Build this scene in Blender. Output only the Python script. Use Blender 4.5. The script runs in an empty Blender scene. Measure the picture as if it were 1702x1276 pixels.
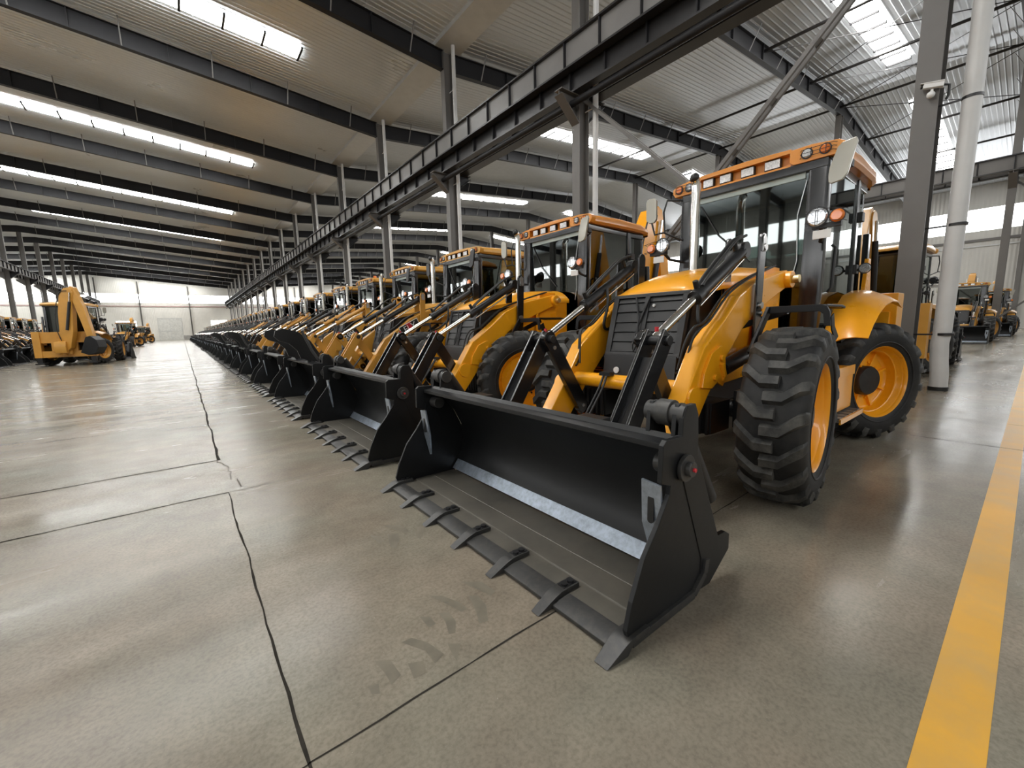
import bpy, bmesh, math, random
from mathutils import Vector, Matrix
random.seed(7)
PI = math.pi
scn = bpy.context.scene
COL = scn.collection

# ------------------------------------------------------------------ camera
cam_d = bpy.data.cameras.new('camera')
cam = bpy.data.objects.new('camera', cam_d)
COL.objects.link(cam)
cam_d.sensor_fit = 'HORIZONTAL'
cam_d.sensor_width = 36.0
cam_d.lens = 14.508
cam_d.clip_start = 0.05
cam_d.clip_end = 600
cam.matrix_world = Matrix(((0.78304, 0.10458, -0.61311, 0.0),
                           (-0.62149, 0.09300, -0.77788, 0.0),
                           (-0.02434, 0.99016, 0.13782, 1.35),
                           (0, 0, 0, 1)))
scn.camera = cam
# ------------------------------------------------------------------ world, light levels, exposure
world = bpy.data.worlds.new('daylight')
scn.world = world
world.use_nodes = True
world.node_tree.nodes['Background'].inputs[0].default_value = (0.85, 0.93, 1.0, 1)
world.node_tree.nodes['Background'].inputs[1].default_value = 1.0
SKYLIGHT_E = 20.0
WINDOW_E = 4.5
scn.view_settings.view_transform = 'Standard'
scn.view_settings.look = 'None'
scn.view_settings.gamma = 1.0
scn.view_settings.exposure = 0.80
scn.cycles.max_bounces = 10
scn.cycles.diffuse_bounces = 4
scn.cycles.glossy_bounces = 4
scn.cycles.transmission_bounces = 6
scn.cycles.transparent_max_bounces = 24
scn.cycles.caustics_reflective = False
scn.cycles.caustics_refractive = False
scn.cycles.sample_clamp_indirect = 6.0


# ------------------------------------------------------------------ materials
def nt(m):
    m.use_nodes = True
    t = m.node_tree
    return t, t.nodes, t.links, t.nodes['Principled BSDF']


def paint(name, c, rough=0.4, metal=0.0, coat=0.0, var=0.12, scale=3.0, bump=0.0, rvar=0.08, spec=0.5, dirt=None, dirt_amt=0.0, dscale=7.0):
    m = bpy.data.materials.new(name)
    t, N, L, b = nt(m)
    tc = N.new('ShaderNodeTexCoord')
    no = N.new('ShaderNodeTexNoise')
    no.inputs['Scale'].default_value = scale
    no.inputs['Detail'].default_value = 6
    L.new(tc.outputs['Object'], no.inputs['Vector'])
    r = N.new('ShaderNodeValToRGB')
    r.color_ramp.elements[0].position = 0.3
    r.color_ramp.elements[1].position = 0.7
    r.color_ramp.elements[0].color = tuple(x * (1 - var) for x in c) + (1,)
    r.color_ramp.elements[1].color = tuple(min(1, x * (1 + var)) for x in c) + (1,)
    L.new(no.outputs['Fac'], r.inputs['Fac'])
    out = r.outputs['Color']
    if dirt:
        n2 = N.new('ShaderNodeTexNoise')
        n2.inputs['Scale'].default_value = dscale
        n2.inputs['Detail'].default_value = 9
        n2.inputs['Roughness'].default_value = 0.65
        L.new(tc.outputs['Object'], n2.inputs['Vector'])
        mr = N.new('ShaderNodeMapRange')
        mr.inputs[1].default_value = 0.42
        mr.inputs[2].default_value = 0.72
        mr.inputs[4].default_value = dirt_amt
        L.new(n2.outputs['Fac'], mr.inputs[0])
        mx = N.new('ShaderNodeMix')
        mx.data_type = 'RGBA'
        L.new(mr.outputs[0], mx.inputs[0])
        L.new(out, mx.inputs[6])
        mx.inputs[7].default_value = tuple(dirt) + (1,)
        out = mx.outputs[2]
    L.new(out, b.inputs['Base Color'])
    m2 = N.new('ShaderNodeMapRange')
    m2.inputs[3].default_value = max(0.02, rough - rvar)
    m2.inputs[4].default_value = min(1, rough + rvar)
    L.new(no.outputs['Fac'], m2.inputs[0])
    L.new(m2.outputs[0], b.inputs['Roughness'])
    b.inputs['Metallic'].default_value = metal
    b.inputs['Specular IOR Level'].default_value = spec
    b.inputs['Coat Weight'].default_value = coat
    b.inputs['Coat Roughness'].default_value = 0.12
    if bump:
        bp = N.new('ShaderNodeBump')
        bp.inputs['Strength'].default_value = bump
        bp.inputs['Distance'].default_value = 0.01
        n3 = N.new('ShaderNodeTexNoise')
        n3.inputs['Scale'].default_value = scale * 14
        L.new(tc.outputs['Object'], n3.inputs['Vector'])
        L.new(n3.outputs['Fac'], bp.inputs['Height'])
        L.new(bp.outputs[0], b.inputs['Normal'])
    return m


def emit(name, c, e):
    m = bpy.data.materials.new(name)
    t, N, L, b = nt(m)
    tc = N.new('ShaderNodeTexCoord')
    no = N.new('ShaderNodeTexNoise')
    no.inputs['Scale'].default_value = 0.6
    L.new(tc.outputs['Object'], no.inputs['Vector'])
    mr = N.new('ShaderNodeMapRange')
    mr.inputs[3].default_value = e * 0.9
    mr.inputs[4].default_value = e * 1.1
    L.new(no.outputs['Fac'], mr.inputs[0])
    b.inputs['Base Color'].default_value = (0.8, 0.8, 0.8, 1)
    b.inputs['Emission Color'].default_value = tuple(c) + (1,)
    L.new(mr.outputs[0], b.inputs['Emission Strength'])
    return m


def glass(name, tint, refl=0.06):
    m = bpy.data.materials.new(name)
    m.use_nodes = True
    t = m.node_tree
    N, L = t.nodes, t.links
    N.remove(N['Principled BSDF'])
    out = N['Material Output']
    tr = N.new('ShaderNodeBsdfTransparent')
    tr.inputs[0].default_value = tuple(tint) + (1,)
    gl = N.new('ShaderNodeBsdfGlossy')
    gl.inputs['Roughness'].default_value = 0.02
    gl.inputs['Color'].default_value = (0.9, 0.95, 0.93, 1)
    fr = N.new('ShaderNodeFresnel')
    fr.inputs['IOR'].default_value = 1.55
    ad = N.new('ShaderNodeMath')
    ad.operation = 'MULTIPLY_ADD'
    ad.inputs[1].default_value = 1.3
    ad.inputs[2].default_value = refl
    ad.use_clamp = True
    L.new(fr.outputs[0], ad.inputs[0])
    mx = N.new('ShaderNodeMixShader')
    L.new(ad.outputs[0], mx.inputs[0])
    L.new(tr.outputs[0], mx.inputs[1])
    L.new(gl.outputs[0], mx.inputs[2])
    L.new(mx.outputs[0], out.inputs['Surface'])
    return m


def concrete():
    m = bpy.data.materials.new('polished_concrete')
    t, N, L, b = nt(m)
    tc = N.new('ShaderNodeTexCoord')

    def noise(s, d, ro=0.55, sx=1.0, sy=1.0):
        mp = N.new('ShaderNodeMapping')
        mp.inputs['Scale'].default_value = (sx, sy, 1)
        L.new(tc.outputs['Object'], mp.inputs[0])
        n = N.new('ShaderNodeTexNoise')
        n.inputs['Scale'].default_value = s
        n.inputs['Detail'].default_value = d
        n.inputs['Roughness'].default_value = ro
        L.new(mp.outputs[0], n.inputs['Vector'])
        return n.outputs['Fac']
    big = noise(0.55, 6, 0.6)
    mid = noise(4.0, 8, 0.65)
    fine = noise(60.0, 4, 0.6)
    streak = noise(1.2, 7, 0.6, 0.35, 1.6)

    def ramp(f, p0, c0, p1, c1):
        r = N.new('ShaderNodeValToRGB')
        r.color_ramp.elements[0].position = p0
        r.color_ramp.elements[1].position = p1
        r.color_ramp.elements[0].color = c0 + (1,)
        r.color_ramp.elements[1].color = c1 + (1,)
        L.new(f, r.inputs['Fac'])
        return r.outputs['Color']

    def mul(a, bb, f=1.0):
        x = N.new('ShaderNodeMix')
        x.data_type = 'RGBA'
        x.blend_type = 'MULTIPLY'
        x.inputs[0].default_value = f
        L.new(a, x.inputs[6])
        L.new(bb, x.inputs[7])
        return x.outputs[2]
    base = ramp(big, 0.3, (0.212, 0.187, 0.150), 0.70, (0.322, 0.291, 0.238))
    tintn = noise(0.9, 3, 0.5)
    base = mul(base, ramp(tintn, 0.40, (1.0, 0.965, 0.93), 0.60, (0.96, 1.0, 0.98)))
    c = mul(base, ramp(mid, 0.3, (0.80, 0.79, 0.78), 0.7, (1.06, 1.05, 1.04)))
    c = mul(c, ramp(fine, 0.34, (0.72, 0.71, 0.70), 0.58, (1.03, 1.03, 1.03)), 0.7)
    c = mul(c, ramp(streak, 0.35, (0.86, 0.85, 0.84), 0.6, (1.02, 1.02, 1.02)), 0.8)
    # light dust specks
    sp = noise(140.0, 2, 0.5)
    mr = N.new('ShaderNodeMapRange')
    mr.inputs[1].default_value = 0.735
    mr.inputs[2].default_value = 0.76
    mr.inputs[4].default_value = 0.35
    L.new(sp, mr.inputs[0])
    mx = N.new('ShaderNodeMix')
    mx.data_type = 'RGBA'
    L.new(mr.outputs[0], mx.inputs[0])
    L.new(c, mx.inputs[6])
    mx.inputs[7].default_value = (0.6, 0.57, 0.5, 1)
    L.new(mx.outputs[2], b.inputs['Base Color'])
    rr = N.new('ShaderNodeMapRange')
    rr.inputs[1].default_value = 0.3
    rr.inputs[2].default_value = 0.7
    rr.inputs[3].default_value = 0.15
    rr.inputs[4].default_value = 0.30
    L.new(streak, rr.inputs[0])
    L.new(rr.outputs[0], b.inputs['Roughness'])
    b.inputs['Specular IOR Level'].default_value = 0.24
    bp = N.new('ShaderNodeBump')
    bp.inputs['Strength'].default_value = 0.05
    bp.inputs['Distance'].default_value = 0.01
    L.new(mid, bp.inputs['Height'])
    L.new(bp.outputs[0], b.inputs['Normal'])
    return m


def ribbed(name, c, axis, period, rough, metal, strength=0.6):
    m = paint(name, c, rough, metal, var=0.06, scale=0.5)
    t, N, L, b = nt(m)
    tc = N.new('ShaderNodeTexCoord')
    w = N.new('ShaderNodeTexWave')
    w.bands_direction = axis
    w.inputs['Scale'].default_value = 2 * PI / (20 * period)
    L.new(tc.outputs['Object'], w.inputs['Vector'])
    bp = N.new('ShaderNodeBump')
    bp.inputs['Strength'].default_value = strength
    bp.inputs['Distance'].default_value = 0.03
    L.new(w.outputs['Fac'], bp.inputs['Height'])
    L.new(bp.outputs[0], b.inputs['Normal'])
    return m


M = {}
M['yellow'] = paint('yellow_paint', (0.93, 0.395, 0.010), 0.30, coat=0.5, var=0.04)
M['orange'] = paint('roof_orange', (0.70, 0.265, 0.028), 0.34, coat=0.4, var=0.05)
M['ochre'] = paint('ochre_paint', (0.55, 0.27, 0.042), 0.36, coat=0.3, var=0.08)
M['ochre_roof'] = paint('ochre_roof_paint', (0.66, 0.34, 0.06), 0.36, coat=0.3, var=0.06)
M['black'] = paint('gloss_black_paint', (0.010, 0.010, 0.011), 0.24, coat=0.4, var=0.2)
M['bucket'] = paint('bucket_black_paint', (0.0085, 0.009, 0.0098), 0.40, var=0.25, scale=2.0, bump=0.03, spec=0.32)
M['bucketfloor'] = paint('dusty_bucket_floor', (0.085, 0.078, 0.064), 0.50, var=0.25, scale=2.2, dirt=(0.14, 0.125, 0.10), dirt_amt=0.75, dscale=3.0)
M['wear'] = paint('worn_steel_strip', (0.42, 0.48, 0.56), 0.36, metal=0.75, var=0.15, scale=9, dirt=(0.15, 0.16, 0.18), dirt_amt=0.5, dscale=30)
M['seam'] = paint('weld_bead', (0.13, 0.12, 0.10), 0.5, var=0.3, scale=20)
M['edge'] = paint('bucket_steel_edge', (0.036, 0.036, 0.036), 0.42, metal=0.2, var=0.2, dirt=(0.10, 0.09, 0.075), dirt_amt=0.35, dscale=25)
M['steel'] = paint('bright_steel', (0.48, 0.48, 0.47), 0.30, metal=0.9, var=0.1)
M['chrome'] = paint('chrome', (0.78, 0.76, 0.72), 0.14, metal=1.0, var=0.03, rvar=0.04)
M['brass'] = paint('zinc_pin', (0.70, 0.55, 0.28), 0.3, metal=0.9, var=0.1)
M['rubber'] = paint('tyre_rubber', (0.0095, 0.0095, 0.010), 0.62, var=0.25, scale=5, spec=0.35, dirt=(0.034, 0.032, 0.029), dirt_amt=0.7, dscale=5.0, bump=0.05)
M['lug'] = paint('tyre_lug_rubber', (0.024, 0.024, 0.0235), 0.60, var=0.2, scale=8, spec=0.4, dirt=(0.115, 0.11, 0.098), dirt_amt=0.75, dscale=9.0, bump=0.08)
M['guardblack'] = paint('mudguard_black', (0.010, 0.010, 0.011), 0.42, spec=0.25, var=0.2)
M['hose'] = paint('hose_rubber', (0.010, 0.010, 0.010), 0.45, var=0.1)
M['plastic'] = paint('black_plastic', (0.020, 0.020, 0.021), 0.5, var=0.15)
M['grille'] = paint('grille_plastic', (0.026, 0.026, 0.027), 0.48, var=0.15)
M['frame'] = paint('chassis_black', (0.012, 0.012, 0.013), 0.42, var=0.2)
M['lens'] = paint('lamp_lens', (0.50, 0.52, 0.54), 0.12, metal=0.5, var=0.55, scale=60)
M['lensbright'] = paint('bright_lamp_lens', (0.80, 0.82, 0.84), 0.15, metal=0.2, var=0.25, scale=60)
M['screen'] = glass('windscreen_glass', (0.33, 0.385, 0.37))
M['glassdark'] = glass('dark_rear_glass', (0.22, 0.26, 0.25))
M['amber'] = paint('amber_lens', (0.80, 0.20, 0.02), 0.15, coat=0.6, var=0.1)
M['white'] = paint('white_plastic', (0.75, 0.75, 0.74), 0.4, var=0.03)
M['mirror'] = paint('mirror_shell', (0.40, 0.385, 0.33), 0.18, coat=0.6, var=0.04, metal=0.3)
M['mirrorblack'] = paint('mirror_black', (0.03, 0.03, 0.032), 0.4)
M['sun'] = paint('sun_strip', (0.42, 0.50, 0.48), 0.3)
M['seat'] = paint('seat_vinyl', (0.018, 0.019, 0.021), 0.45)
M['glass'] = glass('tinted_glass', (0.44, 0.52, 0.49))
M['red'] = paint('red_marking', (0.5, 0.02, 0.03), 0.4)
M['steelcol'] = paint('grey_steel_paint', (0.125, 0.118, 0.110), 0.45, var=0.08, scale=1.5)
M['steeldark'] = paint('dark_rafter_paint', (0.019, 0.019, 0.021), 0.5, var=0.1, scale=0.7, spec=0.22)
M['girder'] = paint('girder_grey_paint', (0.17, 0.165, 0.16), 0.45, var=0.12, scale=1.0)
M['girderblack'] = paint('runway_black_paint', (0.016, 0.015, 0.016), 0.4, var=0.15)
M['sheet'] = paint('roof_sheet', (0.70, 0.745, 0.785), 0.30, metal=0.25, var=0.05, scale=0.25)
M['sheetsilver'] = paint('silver_roof_sheet', (0.52, 0.54, 0.565), 0.40, metal=0.65, var=0.06, scale=0.2, rvar=0.03)
M['gutter'] = paint('white_gutter', (0.52, 0.53, 0.53), 0.32, var=0.05, metal=0.2)
M['pipe'] = paint('white_pipe', (0.56, 0.555, 0.545), 0.4, var=0.06, scale=2.0)
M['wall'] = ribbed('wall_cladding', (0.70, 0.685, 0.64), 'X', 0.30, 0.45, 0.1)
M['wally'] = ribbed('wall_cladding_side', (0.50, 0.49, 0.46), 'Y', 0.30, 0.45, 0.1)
M['wallred'] = paint('wall_rail', (0.42, 0.30, 0.29), 0.5)
M['plinth'] = paint('wall_plinth', (0.33, 0.32, 0.30), 0.7)
M['doorpanel'] = paint('door_panel', (0.60, 0.60, 0.57), 0.5)
M['skylight'] = emit('skylight_daylight', (1.0, 0.985, 0.95), SKYLIGHT_E)
M['window'] = emit('window_daylight', (0.97, 0.99, 1.0), WINDOW_E)
M['lamp'] = emit('lamp_glow', (0.95, 0.97, 1.0), 30)
M['floor'] = concrete()
M['joint'] = paint('joint_dirt', (0.035, 0.031, 0.026), 0.9, var=0.3, scale=8, spec=0.05)
M['joint2'] = paint('faint_joint', (0.13, 0.118, 0.098), 0.8, var=0.3, scale=6, spec=0.08)
M['print'] = paint('tyre_print_dirt', (0.150, 0.130, 0.094), 0.62, var=0.18, scale=12)
M['lineyellow'] = paint('yellow_floor_paint', (0.70, 0.37, 0.045), 0.34, var=0.10, scale=2.0, dirt=(0.50, 0.36, 0.16), dirt_amt=0.6, dscale=2.5)


# ------------------------------------------------------------------ mesh builder
class MB:
    def __init__(s):
        s.bm = bmesh.new()
        s.mi = 0

    def face(s, vs):
        try:
            f = s.bm.faces.new(vs)
            f.material_index = s.mi
            return f
        except ValueError:
            return None

    def v(s, p):
        return s.bm.verts.new(p)

    def rows(s, rows, closed=False, capa=False, capb=False):
        R = [[s.v(p) for p in r] for r in rows]
        n = len(R[0])
        for a, b in zip(R, R[1:]):
            for i in range(n if closed else n - 1):
                j = (i + 1) % n
                s.face((a[i], a[j], b[j], b[i]))
        if capa:
            s.face(R[0][::-1])
        if capb:
            s.face(R[-1])
        return s

    def box(s, x0, x1, y0, y1, z0, z1):
        return s.rows([[(x0, y0, z0), (x1, y0, z0), (x1, y1, z0), (x0, y1, z0)],
                       [(x0, y0, z1), (x1, y0, z1), (x1, y1, z1), (x0, y1, z1)]], True, True, True)

    def prism(s, pts, y0, y1):
        return s.rows([[(x, y0, z) for x, z in pts], [(x, y1, z) for x, z in pts]], True, True, True)

    def prismx(s, pts, x0, x1):
        return s.rows([[(x0, y, z) for y, z in pts], [(x1, y, z) for y, z in pts]], True, True, True)

    def bar(s, p0, p1, w, h, side=(0, 1, 0)):
        p0, p1, sd = Vector(p0), Vector(p1), Vector(side)
        d = (p1 - p0).normalized()
        sd = (sd - d * sd.dot(d)).normalized()
        u = d.cross(sd)
        q = [sd * (a * w / 2) + u * (b * h / 2) for a, b in ((-1, -1), (1, -1), (1, 1), (-1, 1))]
        return s.rows([[p0 + k for k in q], [p1 + k for k in q]], True, True, True)

    def cyl(s, p0, p1, r, r1=None, n=16, caps=True):
        p0, p1 = Vector(p0), Vector(p1)
        r1 = r if r1 is None else r1
        d = (p1 - p0).normalized()
        a = d.orthogonal().normalized()
        b = d.cross(a)
        c = [a * math.cos(2 * PI * i / n) + b * math.sin(2 * PI * i / n) for i in range(n)]
        return s.rows([[p0 + k * r for k in c], [p1 + k * r1 for k in c]], True, caps, caps)

    def tube(s, path, r, n=8):
        P = [Vector(p) for p in path]
        prev = None
        rows = []
        for i, p in enumerate(P):
            d = (P[min(i + 1, len(P) - 1)] - P[max(i - 1, 0)]).normalized()
            a = d.orthogonal().normalized() if prev is None else (prev - d * prev.dot(d)).normalized()
            prev = a
            b = d.cross(a)
            rows.append([p + (a * math.cos(2 * PI * k / n) + b * math.sin(2 * PI * k / n)) * r for k in range(n)])
        return s.rows(rows, True, True, True)

    def curve(s, ctrl, r, n=8, seg=6):
        P = [Vector(p) for p in ctrl]
        out = []
        for i in range(len(P) - 1):
            p0, p1, p2, p3 = P[max(i - 1, 0)], P[i], P[i + 1], P[min(i + 2, len(P) - 1)]
            for k in range(seg):
                t = k / seg
                out.append(0.5 * ((2 * p1) + (p2 - p0) * t + (2 * p0 - 5 * p1 + 4 * p2 - p3) * t * t + (3 * p1 - p0 - 3 * p2 + p3) * t ** 3))
        out.append(P[-1])
        return s.tube(out, r, n)

    def lathe(s, prof, n=48, close=False):
        """profile of (radius, y) turned about the y axis"""
        rows = [[(r * math.cos(2 * PI * i / n), y, r * math.sin(2 * PI * i / n)) for i in range(n)] for r, y in prof]
        if close:
            rows.append(rows[0])
        return s.rows(rows, True)

    def ball(s, c, r, n=16, m=10, sx=1, sy=1, sz=1):
        rows = []
        for j in range(1, m):
            a = PI * j / m
            rows.append([(c[0] + r * sx * math.sin(a) * math.cos(2 * PI * i / n), c[1] + r * sy * math.sin(a) * math.sin(2 * PI * i / n), c[2] + r * sz * math.cos(a)) for i in range(n)])
        return s.rows(rows, True, True, True)

    def xform(s, mat):
        bmesh.ops.transform(s.bm, matrix=mat, verts=s.bm.verts)
        return s

    def build(s, name, mat, parent=None, bevel=0.0, off=None, weld=True, smooth=True, thick=0):
        bm = s.bm
        if weld:
            bmesh.ops.remove_doubles(bm, verts=bm.verts, dist=1e-5)
        bmesh.ops.recalc_face_normals(bm, faces=bm.faces)
        if thick:
            bmesh.ops.solidify(bm, geom=bm.faces[:], thickness=thick)
            bmesh.ops.recalc_face_normals(bm, faces=bm.faces)
        if bevel:
            ed = [e for e in bm.edges if len(e.link_faces) == 2 and e.calc_face_angle(0) > 0.6]
            bmesh.ops.bevel(bm, geom=ed, offset=bevel, segments=2, affect='EDGES', clamp_overlap=True, profile=0.6)
        if off:
            bmesh.ops.translate(bm, vec=off, verts=bm.verts)
        for f in bm.faces:
            f.smooth = smooth
        me = bpy.data.meshes.new(name)
        bm.to_mesh(me)
        bm.free()
        if smooth:
            weighted_normals(me)
        for m in (mat if isinstance(mat, (list, tuple)) else [mat]):
            me.materials.append(m)
        o = bpy.data.objects.new(name, me)
        COL.objects.link(o)
        if parent:
            o.parent = parent
        return o


def weighted_normals(me):
    bm = bmesh.new()
    bm.from_mesh(me)
    area = [f.calc_area() for f in bm.faces]
    bm.faces.index_update()
    out = [None] * len(me.loops)
    bm.verts.ensure_lookup_table()
    idx = {}
    k = 0
    for f in bm.faces:
        for l in f.loops:
            l.index = k
            k += 1
    for v in bm.verts:
        fs = [(f.normal, area[f.index]) for f in v.link_faces]
        for l in v.link_loops:
            n0 = l.face.normal
            n = Vector((0, 0, 0))
            for fn, a in fs:
                if fn.dot(n0) > 0.64:
                    n += fn * a
            out[l.index] = n.normalized() if n.length > 1e-12 else n0
    bm.free()
    me.normals_split_custom_set([tuple(n) if n is not None else (0, 0, 1) for n in out])


def tag(o, label=None, cat=None, group=None, kind=None):
    if label:
        o['label'] = label
    if cat:
        o['category'] = cat
    if group:
        o['group'] = group
    if kind:
        o['kind'] = kind
    return o


def empty(name, loc, rz=0):
    o = bpy.data.objects.new(name, None)
    COL.objects.link(o)
    o.empty_display_size = 0.3
    o.location = loc
    o.rotation_euler = (0, 0, rz)
    return o


def struct(mb, name, mat, parent=None, **k):
    o = mb.build(name, mat, parent, **k)
    if parent is None:
        o['kind'] = 'structure'
    return o


def copy_tree(o, parent=None, swap=None):
    c = o.copy()
    COL.objects.link(c)
    c.parent = parent
    if swap:
        for sl in c.material_slots:
            m = sl.material
            if m and m.name in swap:
                sl.link = 'OBJECT'
                sl.material = swap[m.name]
    for ch in list(o.children):
        copy_tree(ch, c, swap)
    return c


def text_mesh(txt, size, mat, name, parent, matrix, depth=0.002):
    cu = bpy.data.curves.new(name, 'FONT')
    cu.body = txt
    cu.size = size
    cu.extrude = depth
    cu.align_x = 'CENTER'
    cu.align_y = 'CENTER'
    to = bpy.data.objects.new(name + '_src', cu)
    COL.objects.link(to)
    bpy.context.view_layer.update()
    me = bpy.data.meshes.new_from_object(to)
    bpy.data.objects.remove(to)
    bpy.data.curves.remove(cu)
    me.transform(matrix)
    me.materials.clear()
    me.materials.append(mat)
    o = bpy.data.objects.new(name, me)
    COL.objects.link(o)
    o.parent = parent
    return o


# ================================================================== THE SETTING
Y0, Y1 = -14.85, 141.2
VX, BAY, FR0 = 10.78, 8.2, 1.57            # valley row, frame spacing, a frame position
RL, RR = -15.3, 36.9                       # ridge rows
XL, XR = -41.4, 63.0                       # side walls
frames = [FR0 + BAY * k for k in range(-1, 17)]
SL = 0.0817


def zlow(x):
    d = min(abs(x - VX), abs(x - XL), abs(x - XR))
    return 12.98 + SL * d


def zsheet(x):
    return zlow(x) + 0.98


floor = MB()
floor.rows([[(XL, Y0, 0), (XR, Y0, 0)], [(XL, Y1, 0), (XR, Y1, 0)]])
floor = struct(floor, 'floor', M['floor'], smooth=False)


def jagged(p0, p1, w, mat, amp=0.006, step=0.12, name='expansion_joint'):
    p0, p1 = Vector(p0), Vector(p1)
    L = (p1 - p0).length
    d = (p1 - p0) / L
    sd = Vector((-d.y, d.x, 0))
    n = max(2, int(L / step))
    rows = []
    off = 0
    for i in range(n + 1):
        off = off * 0.6 + random.uniform(-amp, amp)
        ww = w * random.uniform(0.55, 1.35)
        c = p0 + d * (L * i / n) + sd * off
        rows.append([(c + sd * ww / 2) + Vector((0, 0, .0015)), (c - sd * ww / 2) + Vector((0, 0, .0015))])
    return MB().rows(rows).build(name, mat, floor, smooth=False)


jagged((0.172, 4.16, 0), (0.170, -2.0, 0), 0.011, M['joint'])
jagged((0.171, 1.30, 0), (10.3, 1.318, 0), 0.008, M['joint'], 0.003)
jagged((0.171, 1.30, 0), (-3.0, 1.29, 0), 0.006, M['joint'], 0.004)
jagged((0.174, 4.18, 0), (-8.0, 4.17, 0), 0.015, M['joint'], 0.008)
jagged((0.20, 4.19, 0), (3.0, 4.21, 0), 0.007, M['joint2'], 0.012)
jagged((0.176, 5.36, 0), (-2.2, 5.355, 0), 0.020, M['joint'], 0.008)
jagged((-2.2, 5.355, 0), (-9.0, 5.34, 0), 0.012, M['joint2'], 0.010)
jagged((0.176, 5.36, 0), (4.0, 5.36, 0), 0.008, M['joint2'], 0.01)
jagged((0.174, 5.36, 0), (0.176, 140.0, 0), 0.024, M['joint'], 0.012, 0.25)
jagged((0.176, 5.36, 0), (0.25, 4.55, 0), 0.010, M['joint2'], 0.03, 0.08)
jagged((0.25, 4.55, 0), (0.33, 4.22, 0), 0.010, M['joint2'], 0.03, 0.06)
jagged((6.45, -14, 0), (6.45, 0.8, 0), 0.012, M['joint'], 0.004)
jagged((7.9, -14, 0), (7.9, 30, 0), 0.010, M['joint2'], 0.004)
for yy in (12.5, 20.7, 28.9, 37.1, 45.3):
    jagged((-12, yy, 0), (10, yy, 0), 0.010, M['joint2'], 0.006, 0.3)
ln = MB()
ln.rows([[(-3, -.028, .0012), (-3, .121, .0012)], [(60, -.03, .0012), (60, .125, .0012)]])
ln.build('yellow_line', M['lineyellow'], floor, smooth=False)
PRINTS = [[(0.956, 2.696), (1.05, 2.636), (1.063, 2.494), (1.024, 2.499)], [(0.835, 2.63), (0.889, 2.563), (0.88, 2.48), (0.843, 2.484)], [(0.927, 2.558), (0.994, 2.525), (0.962, 2.439), (0.903, 2.348), (0.882, 2.388)], [(1.128, 2.523), (1.173, 2.507), (1.1, 2.378), (1.058, 2.376)], [(1.031, 1.796), (1.117, 1.723), (1.127, 1.61), (1.089, 1.599)], [(0.846, 1.801), (0.897, 1.758), (0.941, 1.65), (0.943, 1.592), (0.91, 1.588), (0.888, 1.672)], [(1.001, 1.669), (1.039, 1.641), (1.028, 1.553), (0.976, 1.459), (0.928, 1.465), (0.964, 1.542)], [(0.74, 1.689), (0.778, 1.657), (0.777, 1.597), (0.74, 1.594)], [(0.82, 1.653), (0.863, 1.628), (0.856, 1.551), (0.816, 1.488), (0.79, 1.501), (0.818, 1.582)], [(0.605, 1.593), (0.652, 1.589), (0.695, 1.518), (0.718, 1.414), (0.665, 1.396), (0.666, 1.482)], [(0.478, 1.568), (0.532, 1.53), (0.535, 1.431), (0.489, 1.413), (0.489, 1.483)], [(0.58, 1.467), (0.634, 1.438), (0.618, 1.376), (0.567, 1.383)], [(0.416, 1.461), (0.453, 1.45), (0.439, 1.402), (0.414, 1.417)], [(0.758, 1.456), (0.801, 1.42), (0.74, 1.348), (0.747, 1.406)]]
pm = MB()
for q in PRINTS:
    pm.face([pm.v((x, y, .001)) for x, y in q])
pm.build('tyre_print', M['print'], floor, smooth=False)


# --- roof sheets: ribs run down the slope
def sheet(x0, x1, mat, name):
    mb = MB()
    pts = []
    y = Y0
    while y < Y1:
        pts += [(y, 0), (y + .155, 0), (y + .19, -.02), (y + .215, -.02)]
        y += .25
    mb.rows([[(x0, yy, zsheet(x0) + dz) for yy, dz in pts], [(x1, yy, zsheet(x1) + dz) for yy, dz in pts]])
    o = mb.build(name, mat, None, weld=False, smooth=False)
    o['kind'] = 'structure'
    return o


sheet(XL, RL, M['sheet'], 'ceiling')
sheet(RL, VX - .62, M['sheet'], 'ceiling')
sheet(VX + .62, RR, M['sheetsilver'], 'ceiling')
sheet(RR, XR, M['sheetsilver'], 'ceiling')

# --- valley gutter
g = MB()
gx0, gx1 = VX - .64, VX + .64
g.rows([[(x, Y0, z) for x, z in ((gx0, 14.04), (gx0, 13.82), (gx1, 13.82), (gx1, 14.04))],
        [(x, Y1, z) for x, z in ((gx0, 14.04), (gx0, 13.82), (gx1, 13.82), (gx1, 14.04))]])
struct(g, 'gutter', M['gutter'], smooth=False)


# --- rafters
def rafter(x0, x1, name='rafter'):
    """I-section following the roof slope, at local y = 0, with fly braces"""
    mb = MB()
    a, b = (x0, zlow(x0)), (x1, zlow(x1))
    dp = 0.80

    def strip(y0, y1, d0, d1):
        mb.rows([[(a[0], y0, a[1] + d0), (a[0], y1, a[1] + d0), (a[0], y1, a[1] + d1), (a[0], y0, a[1] + d1)],
                 [(b[0], y0, b[1] + d0), (b[0], y1, b[1] + d0), (b[0], y1, b[1] + d1), (b[0], y0, b[1] + d1)]], True, True, True)
    strip(-.13, .13, 0, .025)
    strip(-.13, .13, dp - .025, dp)
    strip(-.012, .012, .025, dp - .025)
    n = 8
    for i in range(1, n):
        x = x0 + (x1 - x0) * i / n
        mb.box(x - .02, x + .02, -.12, .12, zlow(x) + .02, zlow(x) + dp - .02)
    return mb


def fly(x0, x1):
    mb = MB()
    n = 9
    for i in range(1, n):
        x = x0 + (x1 - x0) * (i - .5) / (n - 1)
        for s in (-1, 1):
            mb.bar((x, s * .13, zlow(x) + .02), (x, s * .62, zlow(x) + .95), .05, .02, side=(1, 0, 0))
    return mb


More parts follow.
